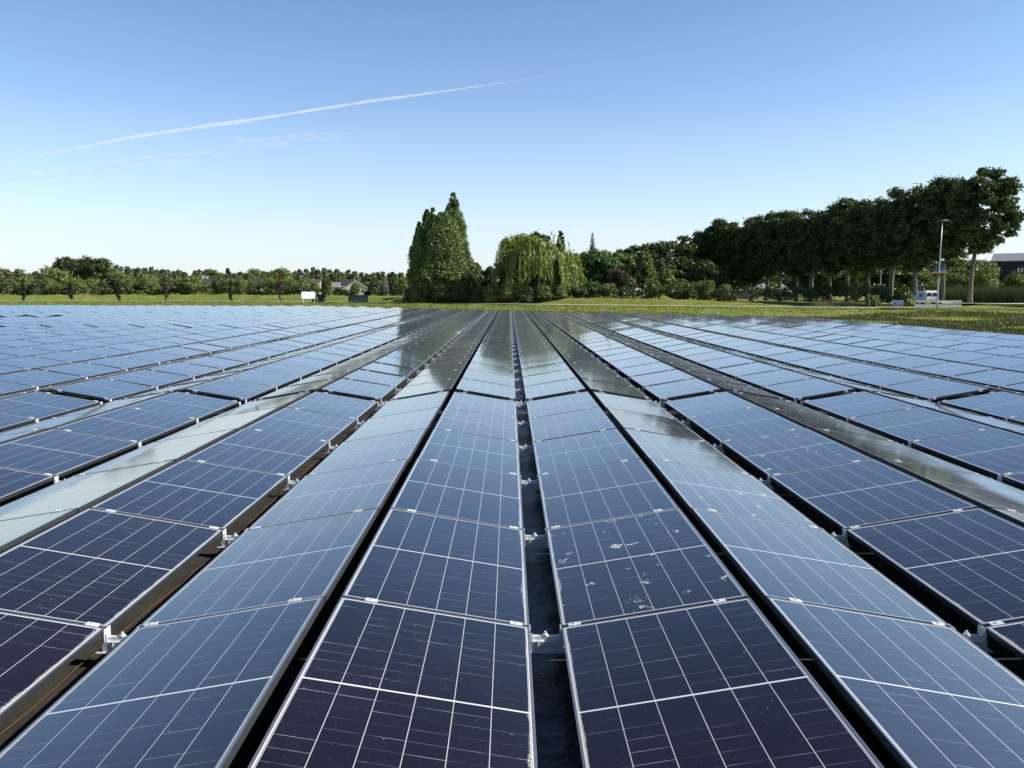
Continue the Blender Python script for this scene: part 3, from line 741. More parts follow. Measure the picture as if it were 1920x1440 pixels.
# the left side: shrubs on the bank, trees behind, a row of far poplars
bush_me = {m: [npmesh('bush', crown_bush(400 + 7 * j + len(m), 4.0, 3.3, 15, 120, .34), 4, M[m]) for j in range(2)] for m in ('f_bush', 'f_light', 'f_dark', 'f_grey')}
r2 = rng(11); n_b = 0
left = [(6, 522, 22, 'f_dark'), (30, 528, 18, 'f_grey'), (52, 530, 18, 'f_bush'), (74, 524, 16, 'f_dark'), (92, 522, 14, 'f_bush'), (112, 533, 16, 'f_light'), (128, 536, 12, 'f_bush'), (150, 522, 20, 'f_bush'), (176, 524, 18, 'f_bush'),
        (200, 528, 18, 'f_dark'), (222, 518, 16, 'f_dark'), (248, 522, 22, 'f_light'), (276, 520, 18, 'f_bush'), (292, 530, 14, 'f_light'), (314, 524, 18, 'f_dark'), (338, 528, 16, 'f_dark'), (360, 518, 22, 'f_bush'),
        (388, 530, 14, 'f_bush'), (408, 526, 16, 'f_dark'), (430, 522, 20, 'f_bush'), (452, 522, 16, 'f_bush'), (474, 536, 14, 'f_dark'), (492, 534, 16, 'f_dark'), (506, 522, 16, 'f_bush'), (528, 526, 16, 'f_dark'),
        (550, 524, 20, 'f_bush'), (572, 524, 16, 'f_bush'), (590, 530, 14, 'f_light'), (636, 540, 12, 'f_dark'), (648, 543, 10, 'f_dark'), (664, 542, 12, 'f_dark'), (703, 524, 16, 'f_dark'), (722, 538, 12, 'f_dark'), (748, 540, 12, 'f_bush'), (688, 546, 10, 'f_dark')]
nearby = {0: 'at the left border of the photo', 6: 'below the rounded tree', 15: 'left of the chimney house', 17: 'in front of the chimney house', 21: 'left of the solar-roofed house', 25: 'behind the white board', 27: 'right of the white board', 30: 'under the cream gable', 31: 'right of the cream gable', 32: 'before the grey-roofed house'}
MN = {'f_bush': 'green', 'f_light': 'light green', 'f_dark': 'dark green', 'f_grey': 'grey-green'}
for i, (px, py, hw, mt) in enumerate(left):
    Y = 200 + r2.uniform(0, 6) if px < 600 else 186; X = XP(px, Y); H = ZP(py, Y) - float(hz(X, Y)); rad = hw / FPX * Y * 1.1
    lab = '%s bush %s' % (MN[mt], nearby[i]) if i in nearby else '%s bush on the left bank, %s bush from the photo edge' % (MN[mt], ordinal(i))
    lone('bush', lab, 'bush', X, Y, bush_me[mt][i % 2], 'bushes on the left bank', r2.uniform(0, 6), (rad / 3.3, rad / 3.3, H / 4.3))
lt = [('pale grey-green tree at the left border', 8, 504, 22, 216, 'f_grey', 'r'), ('pale grey-green tree second from the left border', 44, 506, 22, 218, 'f_grey', 'r'), ('pale tree touching the rounded green tree', 68, 508, 14, 220, 'f_grey', 'r'),
      ('rounded green tree in front of the big dark clump', 104, 502, 32, 214, 'f_bush', 'r'), ('left tree of the big dark clump', 128, 480, 26, 240, 'f_dark', 'r'), ('middle tree of the big dark clump', 160, 479, 32, 238, 'f_dark', 'r'), ('right tree of the big dark clump', 190, 482, 28, 236, 'f_dark', 'r'),
      ('green tree right of the solar-roofed house', 525, 502, 26, 262, 'f_bush', 'r'), ('green tree behind the solar-roofed house', 478, 506, 22, 300, 'f_bush', 'r'), ('dark round tree left of the solar-roofed house', 430, 502, 8, 300, 'f_dark', 'c'), ('green tree behind the chimney house', 400, 506, 18, 290, 'f_bush', 'r'),
      ('dark columnar tree before the grey-roofed house', 737, 510, 9, 196, 'f_dark', 'c'), ('narrow bright green tree beside the gate post', 616, 520, 6, 190, 'f_light', 'c'), ('small tree before the cream gable', 666, 533, 8, 200, 'f_bush', 'r'), ('green tree left of the poplars', 757, 520, 14, 210, 'f_bush', 'r'),
      ('green tree behind the bushes near the left trees', 225, 506, 20, 225, 'f_bush', 'r'), ('light tree between bushes on the left', 280, 514, 20, 222, 'f_bush', 'r')]
for i, (lab, px, py, hw, Y, mt, kd) in enumerate(lt):
    X = XP(px, Y); H = ZP(py, Y) - float(hz(X, Y)); rad = hw / FPX * Y
    fn = crown_round(500 + i, H * .1, H, rad, 26, 120, .45, (rad * .3, rad * .5)) if kd == 'r' else crown_column(500 + i, .3, H, rad, 36, 90, .36, .3, .5)
    tree('broadleaf_tree', lab, 'tree', X, Y, npmesh('crown', fn, 4, M[mt]), trunk_mesh(i, max(1., H * .15), .2, 5, rad * .4, (0, 0), H * .7), 'trees behind the left bank')
far_me = [npmesh('poplar_tree', crown_column(600 + i, 1.5, 13, 2.7, 26, 60, .6, .35, .5), 4, M['f_far']) for i in range(4)]
i = 0; px = 222.0
while px < 775:
    top = np.interp(px, [218, 260, 300, 345, 356, 372, 400, 450, 500, 550, 575, 590, 640, 700, 770], [495, 500, 500, 505, 514, 501, 505, 509, 507, 504, 500, 500, 504, 508, 511]) + r2.uniform(-2.5, 3)
    Y = 400 + r2.uniform(-12, 12); H = ZP(top, Y) - 1.3
    if not 352 < px < 368:
        lone('poplar_tree', 'small poplar in the long row on the left horizon', 'poplar', XP(px, Y), Y, far_me[i % 4], 'poplars in the row on the left horizon', r2.uniform(0, 6), (1, 1, H / 13.6))
    i += 1; px += r2.uniform(8.5, 13)
# background trees seen under and behind the avenue
bt = [CM('bt%d' % k, lambda k=k: crown_round(640 + k, .5, 10, 4.2, 22, 110, .5, (1.2, 2)), 'f_far') for k in range(2)]
bd = [CM('bd%d' % k, lambda k=k: crown_round(650 + k, .3, 8, 4.2, 30, 200, .32, (1.2, 2)), m) for k, m in enumerate(('f_bush', 'f_dark'))]
for i, (px, py, Y, kind) in enumerate([(1345, 505, 260, 0), (1375, 512, 270, 0), (1440, 502, 280, 0), (1470, 498, 270, 0), (1500, 505, 260, 0), (1400, 520, 300, 0),
                                      (1545, 492, 172, 1), (1575, 487, 168, 1), (1605, 490, 166, 1), (1640, 488, 162, 1), (1680, 486, 158, 1), (1715, 488, 156, 1), (1748, 494, 152, 1), (1790, 488, 152, 1), (1830, 492, 150, 1), (1525, 500, 176, 1), (1560, 500, 150, 1), (1622, 504, 146, 1), (1660, 502, 143, 1), (1700, 500, 140, 1)]):
    X = XP(px, Y); H = ZP(py, Y) - .3; me = bt[i % 2] if kind == 0 else bd[0 if i % 3 else 1]
    lab = ['pale distant tree seen between the avenue trunks above the low roof', 'bushy tree filling the background behind the avenue trunks'][kind]
    lone('background_tree', lab, 'tree', X, Y, me, ['pale trees beyond the avenue', 'bushy trees behind the avenue'][kind], r2.uniform(0, 6), (1.15, 1.15, H / (9.6 if kind == 0 else 7.4)))
for i, (lab, px, py, hw, Y, mt) in enumerate([
   ('yellow-green bush behind the last avenue trunk', 1845, 502, 30, 132, 'f_light'), ('leafy bush before the dark blue building', 1908, 512, 22, 122, 'f_bush'), ('light bush left of the last avenue trunk', 1795, 506, 26, 134, 'f_bush'),
   ('young light tree between two avenue trunks', 1604, 520, 9, 128, 'f_light'), ('round bush beside the low grey-roofed building', 1452, 532, 18, 175, 'f_light'),
   ('bush left of the blue direction sign', 1640, 556, 14, 107, 'f_bush'), ('bush left of the white van', 1700, 549, 16, 108, 'f_bush')]):
    X = XP(px, Y); H = ZP(py, Y) - float(hz(X, Y)); rad = hw / FPX * Y
    lone('bush', lab, 'bush', X, Y, npmesh('bush', crown_bush(700 + i, H, rad, 16, 120, .26), 4, M[mt]), 'bushes around the avenue')
# clipped hedge below the avenue and dark hedge along the foot of the belt: loose leafy bodies, one each
def hedge(label, pts, h, wd, mat, seed, leaf=.22, dens=170, name='hedge'):
    r = rng(seed); out = []; e = empty(name, (pts[0][0], pts[0][1], float(hz(*pts[0]))))
    for (x0, y0), (x1, y1) in zip(pts[:-1], pts[1:]):
        L = math.hypot(x1-x0, y1-y0); n = int(L / .9) + 1; t = r.random(n)
        X = x0 + (x1-x0) * t + r.normal(0, .25 * wd, n); Y = y0 + (y1-y0) * t + r.normal(0, .25 * wd, n)
        Z = hz(X, Y) + h * r.uniform(.25, .8, n)
        out.append(clumps(np.stack([X, Y, Z], 1), r.uniform(.35, .6, n) * h * .75, dens // 3, leaf, r, .9, .5))
    V = np.concatenate(out) - np.array([pts[0][0], pts[0][1], float(hz(*pts[0]))])
    me = npmesh(name, V, 4, M[mat]); bpy.data.objects.remove(e)
    return tag(put(me, name, None, (pts[0][0], pts[0][1], float(hz(*pts[0])))), label, 'hedge')
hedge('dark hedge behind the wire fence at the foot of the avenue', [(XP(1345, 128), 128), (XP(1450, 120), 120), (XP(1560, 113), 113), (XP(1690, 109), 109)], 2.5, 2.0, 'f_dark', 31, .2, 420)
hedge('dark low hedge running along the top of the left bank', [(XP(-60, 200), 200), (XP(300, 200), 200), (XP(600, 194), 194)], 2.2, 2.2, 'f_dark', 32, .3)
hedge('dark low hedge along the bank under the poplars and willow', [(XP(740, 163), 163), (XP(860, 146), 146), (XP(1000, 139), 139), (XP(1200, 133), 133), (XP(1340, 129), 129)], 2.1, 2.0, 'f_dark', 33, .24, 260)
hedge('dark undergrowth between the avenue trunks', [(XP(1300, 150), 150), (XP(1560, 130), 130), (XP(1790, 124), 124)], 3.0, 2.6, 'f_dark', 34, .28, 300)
hedge('tall mixed green hedge behind the bushes of the left bank', [(XP(-60, 209), 209), (XP(300, 209), 209), (XP(600, 207), 207)], 3.9, 2.6, 'f_bush', 35, .3, 260)
hedge('distant tall green belt at the foot of the far poplar row', [(XP(-60, 385), 385), (XP(300, 388), 388), (XP(775, 388), 388)], 6.5, 3.2, 'f_far', 36, .45, 260)
# reeds: tall upright blades
def blades(P_, h, wd, r, lean=.25):
    n = len(P_); a = r.random(n) * 6.283; d = np.stack([np.cos(a), np.sin(a), np.zeros(n)], 1) * (wd * r.uniform(.6, 1.3, n))[:, None]
    hh = h * r.uniform(.6, 1.2, n); tip = P_ + np.stack([r.normal(0, lean, n) * hh, r.normal(0, lean, n) * hh, hh], 1)
    return np.stack([P_ - d, P_ + d, tip], 1)
r = rng(41); n = 15000; t = r.random(n); X = XP(1775, 116) + t * 30; Y = 116 - t * 6 + r.uniform(-2.5, 3.5, n)
tag(put(npmesh('reeds', blades(np.stack([X, Y, hz(X, Y)], 1), 2.5, .05, r, .12), 3, M['f_reed']), 'reeds'), 'tall green reeds along the far side of the side road', 'reeds', kind='stuff')
# grass
r = rng(42)
def scatter(n, fx, cond):
    X, Y = fx(n); k = cond(X, Y); return X[k], Y[k]
ye = lambda X: np.where(X > -24, 76 - X, 100 + (-24 - X) * .1)
inside = lambda X, Y: (X < XMAX + .35) & (Y < ye(X) + .5)
off_path = lambda X, Y: np.abs(Y - path_y(X)) * .8 > 2.3
Xa, Ya = scatter(110000, lambda n: (r.uniform(-100, 75, n), r.uniform(30, 190, n)), lambda X, Y: (Y < path_y(X) + 8) & ~inside(X, Y) & off_path(X, Y) & (X < .72 * Y) & (X > -.68 * Y) & (Y > ye(X) - 25) & ~((X > 45) & (Y > path_y(X) - 4)))
A = blades(np.stack([Xa, Ya, hz(Xa, Ya) - .02], 1), .17, .07, r, .35)
# taller fringe along the edge of the panels
Xe = r.uniform(-80, XMAX, 9000); Ye = ye(Xe) + .6 + r.exponential(.8, 9000)
Bq = blades(np.stack([Xe, Ye, hz(Xe, Ye)], 1), .42, .05, r, .3)
tag(put(npmesh('grass', np.concatenate([A, Bq]), 3, M['f_grass']), 'grass'), 'green grass on the strip between the panels and the path', 'grass', kind='stuff')
Xw, Yw_ = scatter(120000, lambda n: (r.uniform(17, 60, n), r.uniform(36, 80, n)), lambda X, Y: (Y < path_y(X) - 22) & (X > XMAX + .6) & (X < .72 * Y) & (np.sin(X * .5 + Y * .3) + np.sin(X * .23 - Y * .41) > -.6))
tag(put(npmesh('weeds', blades(np.stack([Xw, Yw_, hz(Xw, Yw_) - .03], 1), .24, .035, r, .5), 3, M['f_weed']), 'weeds'), 'rough brownish weeds in the hollow on the right', 'weeds', kind='stuff')
for px, Y, n, h, lab in ((1550, 109, 260, 1.0, 'pale dry grass tuft beside the path below the avenue'), (460, 168, 200, .8, 'pale dry grass tuft near the left young trees')):
    X0 = XP(px, Y); q = np.stack([X0 + r.normal(0, .7, n), Y + r.normal(0, .5, n), np.zeros(n)], 1); q[:, 2] = hz(q[:, 0], q[:, 1])
    tag(put(npmesh('dry_grass_tuft', blades(q, h, .03, r, .3), 3, M['f_dry']), 'dry_grass_tuft'), lab, 'grass tuft')
# young dark trees along the left path
young = [(46, 524, 1), (134, 528, 1), (223, 524, 1), (312, 518, 0), (433, 524, 1), (526, 512, 0), (607, 522, 2)]
ylab = ['first dark slim young tree from the left border', 'second dark slim young tree from the left border', 'third dark slim young tree, before the big clump', 'thin bare brownish young tree between two dark slim ones', 'dark slim young tree before the left houses', 'thin brown young tree left of the white board', 'dark slim tree right of the white board by the gate']
for i, (px, py, k) in enumerate(young):
    Y = 172 if k < 2 else 160; X = XP(px, Y); z0 = float(hz(X, Y)); H = ZP(py, Y) - z0
    c = npmesh('crown', crown_column(800 + i, .35, H, .42 if k == 0 else (.5 if k == 1 else .62), 20, 26 if k == 0 else 60, .2, .2, .4), 4, M['f_brown' if k == 0 else 'f_slim'])
    mb = MB(); mb.tube([(0, 0, 0), (0, 0, H * .5), (.03, 0, H * .95)], [.06, .045, .015], 6)
    e = tree('young_tree', ylab[i], 'tree', X, Y, c, mb.mesh('trunk', M['bark']), 'young trees along the left path')

# ------------------------------------------------------------------ houses
def house(name, label, cx, Y, w_, dep, hw, hr, wall, roof, ridge='x', z0=1.2, rz=0, win=(), chim=(), part_roof_panel=None):
    e = empty(name, (XP(cx, Y), Y, z0), rz); tag(e, label, 'house')
    w2, d2 = w_ / 2, dep / 2; mb = MB()
    if ridge == 'x':
        mb.prism([(-d2, 0), (d2, 0), (d2, hw), (0, hw + hr), (-d2, hw)], -w2, w2, 'x')
    else:
        mb.prism([(-w2, 0), (w2, 0), (w2, hw), (0, hw + hr), (-w2, hw)], -d2, d2, 'y')
    mb.obj('wall', wall, e)
    rm = MB(); ov = .35; th = .16; half = d2 if ridge == 'x' else w2; sl_ = hr / half
    for s in (-1, 1):
        po = [(0, hw + hr + .02), (s * (half + ov), hw - ov * sl_ + .02), (s * (half + ov), hw - ov * sl_ + .02 + th), (0, hw + hr + .02 + th)]
        rm.prism(po, -(w2 if ridge == 'x' else d2) - .3, (w2 if ridge == 'x' else d2) + .3, 'x' if ridge == 'x' else 'y')
    ro = rm.obj('roof', roof, e)
    for cx_, ch_ in chim:
        c = MB(); c.box(cx_ - .35, cx_ + .35, -.3, .3, hw + hr - .6, hw + hr + ch_); c.box(cx_ - .42, cx_ + .42, -.37, .37, hw + hr + ch_, hw + hr + ch_ + .12); c.obj('chimney', M['offwhite'], ro)
    for (x, z, ww, wh, mt) in win:
        f = MB(); f.box(x - ww/2 - .08, x + ww/2 + .08, -d2 - .07, -d2 - .003, z - wh/2 - .08, z + wh/2 + .08); fo = f.obj('window', M['white'], e)
        g = MB(); g.box(x - ww/2, x + ww/2, -d2 - .09, -d2 - .072, z - wh/2, z + wh/2); g.obj('pane', mt, fo)
    # gutter along the eave
    if ridge == 'x':
        g = MB(); g.tube([(-w2 - .3, -d2 - ov - .04, hw - ov * sl_ + .03), (w2 + .3, -d2 - ov - .04, hw - ov * sl_ + .03)], .09, 6); g.obj('gutter', M['white'], e)
    else:
        g = MB()
        for s in (-1, 1):
            g.prism([(0, hw + hr - .12), (s * (half + ov), hw - ov * sl_ - .12), (s * (half + ov), hw - ov * sl_ + .02), (0, hw + hr + .02)], -d2 - .33, -d2 - .3, 'y')
        g.obj('bargeboard', M['white'], e)
    return e
WG = M['winglass']
house('house', 'dark-roofed house with two white chimneys among the left bushes', 394, 262, 4.2, 7, 2.9, 2.4, M['brick'], M['slate'], 'x', 1.3, .3, [(-1, 1.6, .9, 1, WG)], [(-1.8, .8), (-.6, .5)])
house('house', 'house with a dark solar roof and white gutter on the left', 488, 255, 6.4, 7, 2.6, 2.6, M['cream'], M['slate'], 'x', 1.3, .12, [(-1.6, 1.5, 1, 1, WG), (1.4, 1.5, 1, 1, WG)])
house('house', 'small house with tan roof and a band of dark windows', 588, 240, 4.8, 6, 3.5, 1.0, M['brick'], M['brownroof'], 'x', 1.3, 0, [(-1.3, 2.7, 1.0, .6, WG), (.1, 2.7, 1.0, .6, WG), (1.5, 2.7, .8, .6, WG)])
house('house', 'small house with pale blue glazed front left of the cream gable', 629, 290, 3.6, 6, 3.0, 1.2, M['offwhite'], M['greyroof'], 'x', 1.3, .2, [(-.6, 2.2, 1.6, 1.1, M['blueglass']), (1.1, 2.2, .9, 1.1, M['blueglass'])])
house('house', 'dark-roofed house just behind the cream gable', 652, 300, 4.4, 7, 3.0, 2.2, M['brick'], M['slate'], 'x', 1.3, 0, [(-1, 1.8, .9, .9, WG)])
house('house', 'house with a cream gable and white window facing the panels', 668, 268, 8.6, 9, 2.0, 2.6, M['cream'], M['brownroof'], 'y', 1.3, .18, [(-1.3, 1.9, 1.3, 1.0, M['white']), (2.3, 1.2, .8, .9, WG)])
house('house', 'long grey-brown roofed house behind the dark columnar tree', 752, 262, 9.5, 8, 1.9, 2.6, M['cream'], M['brownroof'], 'x', 1.3, -.1, [(-3.2, 1.1, 1, .9, WG), (0, 1.1, 1, .9, WG), (3, 1.1, 1, .9, WG)])
house('shed', 'small beige shed behind the gate opening', 627, 215, 2.0, 2.5, 1.5, .5, M['cream'], M['brownroof'], 'x', 1.3, 0, [(.3, .8, .5, .9, M['wood'])])
house('shed', 'narrow cream shed beside the bright narrow tree', 614, 216, 1.0, 2, 1.2, .35, M['cream'], M['greyroof'], 'x', 1.3, 0, [(0, .6, .4, .8, M['wood'])])
house('house', 'low house almost hidden in the bushes left of the willow', 908, 160, 4.5, 5, 1.6, 2.2, M['brick'], M['slate'], 'x', 1.0, .4, [(0, .9, .9, .8, WG)])
house('house', 'house mostly hidden behind the far left bushes, pale gable', 127, 232, 3.4, 5, 2.6, 1.6, M['cream'], M['brownroof'], 'y', 1.3, .2, [(0, 1.6, .8, .8, WG)])
house('low_building', 'low building with grey roof and white edge behind the avenue', 1432, 205, 11.5, 8, 1.6, 2.0, M['brick'], M['greyroof'], 'x', .4, .35, [(-3, .9, 1.4, .8, WG), (.5, .9, 1.4, .8, WG)])
house('low_building', 'white flat-roofed annexe right of the low grey-roofed building', 1476, 215, 4.2, 5, 2.6, .3, M['white'], M['greyroof'], 'x', .3, 0, [(0, 1.4, 1.2, .8, WG)])
# dark blue building on the right edge
Yb = 150; xb = XP(1864, Yb); zb = float(hz(xb, Yb)); e = empty('blue_building', (xb, Yb, zb), -.6)
tag(e, 'dark blue clad building with a grey roof at the right edge', 'building')
hw = ZP(492, Yb) - zb; mb = MB(); mb.box(0, 24, 0, 12, 0, hw)
for q in range(40): mb.box(.3 + q * .6, .33 + q * .6, -.03, -.002, 0, hw - .02)
mb.obj('wall', M['navy'], e)
mb = MB(); mb.prism([(-.5, hw + .003), (12.5, hw + .003), (12.5, hw + .2), (6, hw + 1.9), (-.5, hw + .25)], -.7, 24.6, 'x'); mb.obj('roof', M['greyroof'], e)
wx = (XP(1911, Yb) - xb) * .86; wz = ZP(507, Yb) - zb
fm = MB(); fm.box(wx - .75, wx + .75, -.06, -.035, wz - .5, wz + .5); fo = fm.obj('window', M['navy'], e)
for s in (-.28, .28):
    g = MB(); g.box(wx + s - .17, wx + s + .17, -.085, -.062, wz - .42, wz + .42); g.obj('pane', M['white'], fo)

# ------------------------------------------------------------------ white board, gate, bench, fences
Yd = 154; X = XP(578, Yd); z0 = float(hz(X, Yd)); e = empty('notice_board', (X, Yd, z0), .6); tag(e, 'blank white board on thin posts with a slanting brace', 'board')
zt, zbm = ZP(547, Yd) - z0, ZP(560, Yd) - z0
mb = MB(); mb.box(-1.36, 1.36, -.03, .02, zbm, zt); mb.obj('board', M['white'], e, bevel=.008)
mb = MB(); mb.box(-1.42, 1.42, -.045, .035, zt + .002, zt + .12); mb.obj('top_rail', M['gatedark'], e)
for x in (-1.0, 1.3):
    mb = MB(); mb.box(x - .05, x + .05, .022, .12, -.1, zt - .05); mb.obj('post', M['offwhite'], e)
mb = MB(); mb.tube([(1.36, .1, zt - .1), (2.05, .1, .0)], .05, 6); mb.obj('brace', M['offwhite'], e)
def gate(label, pxa, pxb, pyt, Y, post_at, sheet):
    xa, xb = XP(pxa, Y), XP(pxb, Y); L = xb - xa; z0 = float(hz((xa + xb) / 2, Y)); e = empty('sliding_gate', (xa, Y, z0)); tag(e, label, 'gate')
    h = ZP(pyt, Y) - z0
    mb = MB()
    for z in (.12, h - .06): mb.box(0, L, -.04, .04, z, z + .09)
    for k in range(5): mb.box(k * (L - .07) / 4, k * (L - .07) / 4 + .07, -.035, .035, .212, h - .062)
    mb.obj('frame', M['gatedark'], e)
    mb = MB(); mb.box(.02, L - .02, .041, .055, .2, h - .05); mb.obj('infill_sheet', sheet, e)
    xp = L + .2 if post_at == 'r' else -.2
    mb = MB(); mb.box(xp - .16, xp + .16, -.2, .2, -.1, h + .3); mb.box(xp - .2, xp + .2, -.24, .24, h + .302, h + .36); mb.obj('gate_post', M['gatedark'], e)
    mb = MB(); mb.box(-.2 if post_at == 'r' else .2, L - .2, -.3, .3, -.05, .08); mb.obj('guide_foot', M['gatedark'], e)
gate('dark green gate leaf behind the white board with post on its right', 585, 604, 552, 160, 'r', M['greenmesh'])
gate('blue-green gate leaf with a thick dark post on its left', 657, 690, 553.5, 158, 'l', M['gatemesh'])
Yq = 139; X = XP(1208, Yq); e = empty('bench', (X, Yq, float(hz(X, Yq))), .2); tag(e, 'small white bench on top of the grassy bank', 'bench')
for y in (-.2, .02): pass
mb = MB()
for q in range(3): mb.box(-.65, .65, -.2 + q * .14, -.08 + q * .14, .43, .47)
mb.obj('seat', M['white'], e)
mb = MB()
for q in range(2): mb.box(-.65, .65, .23, .26, .56 + q * .16, .68 + q * .16)
mb.obj('backrest', M['white'], e)
for x in (-.5, .5):
    mb = MB(); mb.box(x - .04, x + .04, -.18, -.12, 0, .428); mb.box(x - .04, x + .04, .16, .22, 0, .85); mb.box(x - .04, x + .04, -.118, .158, .36, .42); mb.obj('leg', M['steelgrey'], e)
# wire fence under the avenue
fp = [(1405, 121), (1453, 117), (1510, 113), (1566, 109), (1632, 105)]
e = empty('wire_fence', (XP(1405, 121), 121, 0)); tag(e, 'wire fence with grey posts before the avenue hedge', 'fence')
o0 = Vector((XP(1405, 121), 121, 0)); tops = []
for px, Y in fp:
    X = XP(px, Y); z = float(hz(X, Y)); mb = MB(); mb.box(-.05, .05, -.05, .05, -.1, 1.15); mb.prism([(-.05, 1.152), (.05, 1.152), (0, 1.21)], -.05, .05, 'y')
    mb.obj('post', M['wood'], e, Vector((X, Y, z)) - o0); tops.append(Vector((X, Y, z)) - o0)
mb = MB()
for h in (.3, .6, .9, 1.1): mb.tube([t + Vector((0, -.055, h)) for t in tops], .008, 4)
mb.obj('wire', M['steelgrey'], e)
# white two-rail barrier
Yf = 92; xa, xb = XP(1718, Yf), XP(1806, Yf); z0 = float(hz((xa + xb) / 2, Yf)); L = xb - xa
e = empty('barrier_fence', ((xa + xb) / 2, Yf, z0)); tag(e, 'white two-board barrier in front of the white van', 'barrier')
for zt, zb_ in ((563.2, 567), (571, 575.6)):
    for a, b in ((-L/2, -.01), (.01, L/2)):
        mb = MB(); mb.box(a, b, -.05, -.012, ZP(zb_, Yf) - z0, ZP(zt, Yf) - z0); mb.obj('board', M['offwhite'], e, bevel=.006)
for x in (-L/2 + .55, 0, L/2 - .75):
    mb = MB(); mb.box(x - .06, x + .06, -.01, .1, -.1, ZP(562.6, Yf) - z0); mb.obj('post', M['steelgrey'], e)
# blue direction sign
Yg = 96; X = XP(1684, Yg); z0 = float(hz(X, Yg)); e = empty('direction_sign', (X, Yg, z0)); tag(e, 'blue arrow sign pointing left beside the path', 'sign')
zt, zb_ = ZP(563.5, Yg) - z0, ZP(572.6, Yg) - z0; zm = (zt + zb_) / 2; hw = (XP(1696, Yg) - XP(1672, Yg)) / 2
def arrow(k): return [(-hw + k * 1.4, zm), (-hw + .28 + k * .6, zt - k), (hw - k, zt - k), (hw - k, zb_ + k), (-hw + .28 + k * .6, zb_ + k)]
mb = MB(); mb.prism(arrow(0), -.02, .02, 'y'); pl_ = mb.obj('sign_plate', M['white'], e)
mb = MB(); mb.prism(arrow(.045), -.026, -.0205, 'y'); mb.obj('blue_face', M['signblue'], pl_)
mb = MB()
mb.prism([(-hw + .1, zm), (-hw + .32, zm + .17), (-hw + .4, zm + .17), (-hw + .25, zm), (-hw + .4, zm - .17), (-hw + .32, zm - .17)], -.031, -.0265, 'y')
rs = random.Random(5)
for z, xs in ((zm + .1, -.25), (zm - .1, -.02)):
    x = xs
    while x < hw - .16:
        wl = rs.uniform(.035, .06); mb.box(x, x + wl, -.031, -.0265, z - .045, z + rs.choice((.03, .03, .06))); x += wl + .022
mb.obj('white_lettering', M['white'], pl_)
for x in (-.45, .5):
    mb = MB(); mb.tube([(x, .05, -.1), (x, .05, zt - .05)], .035, 8); mb.obj('post', M['steelgrey'], e)

# ------------------------------------------------------------------ street lamps with flower baskets
def flowers(name, parent, c, rad, seed):
    r = rng(seed); bk = MB(); n = 10; ring = []
    for i in range(4):
        a = i / 3 * math.pi / 2; ring.append((rad * .85 * math.cos(a), -rad * .75 * math.sin(a)))
    for i in range(3):
        for k in range(n):
            a0, a1 = 6.283 * k / n, 6.283 * (k + 1) / n; (q0, h0), (q1, h1) = ring[i], ring[i + 1]
            bk.add([(q0*math.cos(a0), q0*math.sin(a0), h0), (q0*math.cos(a1), q0*math.sin(a1), h0), (q1*math.cos(a1), q1*math.sin(a1), h1), (q1*math.cos(a0), q1*math.sin(a0), h1)], [(0, 1, 2, 3)])
    e = empty(name, c); e.parent = parent
    bk.obj('pot', M['gatedark'], e)
    C = np.stack([r.normal(0, rad * .55, 220), r.normal(0, rad * .55, 220), r.uniform(-.05, rad * .55, 220)], 1); N = r.normal(size=(220, 3)); N[:, 2] = abs(N[:, 2]); N /= np.linalg.norm(N, axis=1, keepdims=True)
    put(npmesh('blossoms', quads(C, N, .05, .055, r), 4, M['pink']), 'blossoms', e)
    C = np.stack([r.normal(0, rad * .55, 200), r.normal(0, rad * .55, 200), r.uniform(-rad * 1.3, .12, 200)], 1); N = r.normal(size=(200, 3)); N /= np.linalg.norm(N, axis=1, keepdims=True)
    put(npmesh('leaves', quads(C, N, .04, .07, r), 4, M['f_bush']), 'leaves', e)
def lamp(label, px, Y, top_z, basket_z, size, signs):
    X = XP(px, Y); z0 = float(hz(X, Y)); e = empty('street_lamp', (X, Y, z0)); tag(e, label, 'street lamp', 'street lamps with flower baskets')
    H = top_z - z0; mb = MB(); mb.tube([(0, 0, -.1), (0, 0, 1.2), (0, 0, 1.25), (0, 0, H * .6), (0, 0, H)], [.1, .095, .075, .06, .045], 10); mb.obj('pole', M['lampsteel'], e, smooth=True)
    mb = MB(); mb.tube([(0, 0, H - .06), (.18, 0, H - .02)], .03, 8)
    mb.obj('arm', M['lampsteel'], e)
    mb = MB(); mb.prism([(.1, H - .07), (.75, H - .09), (.78, H - .04), (.55, H + .05), (.12, H + .05)], -.14, .14, 'y'); hd = mb.obj('lamp_head', M['steelgrey'], e, bevel=.02)
    mb = MB(); mb.box(.25, .68, -.1, .1, H - .105, H - .092); mb.obj('lens', M['white'], hd)
    for i, sx in enumerate((-1, 1)):
        flowers('flower_basket', e, (sx * size * .8, 0, basket_z - z0), size, 900 + i + int(px))
    mb = MB(); mb.tube([(-size * .9, 0, basket_z - z0 - .05), (size * .9, 0, basket_z - z0 - .05)], .02, 6); mb.obj('basket_bracket', M['gatedark'], e)
    if signs:
        mb = MB(); mb.box(-.62, .72, .075, .1, ZP(508.5, Y) - z0, ZP(503, Y) - z0); sp_ = mb.obj('street_sign', M['signblue'], e)
        mb = MB(); mb.box(.09, .52, -.02, .01, ZP(489, Y) - z0, ZP(485, Y) - z0); mb.obj('white_plate', M['white'], e)
lamp('tall street lamp with two flower baskets by the white barrier', 1760, 91, ZP(414, 91), ZP(513, 91), .42, True)
lamp('farther street lamp with flower baskets between avenue trunks', 1651, 127, ZP(480, 127), ZP(535, 127), .34, False)

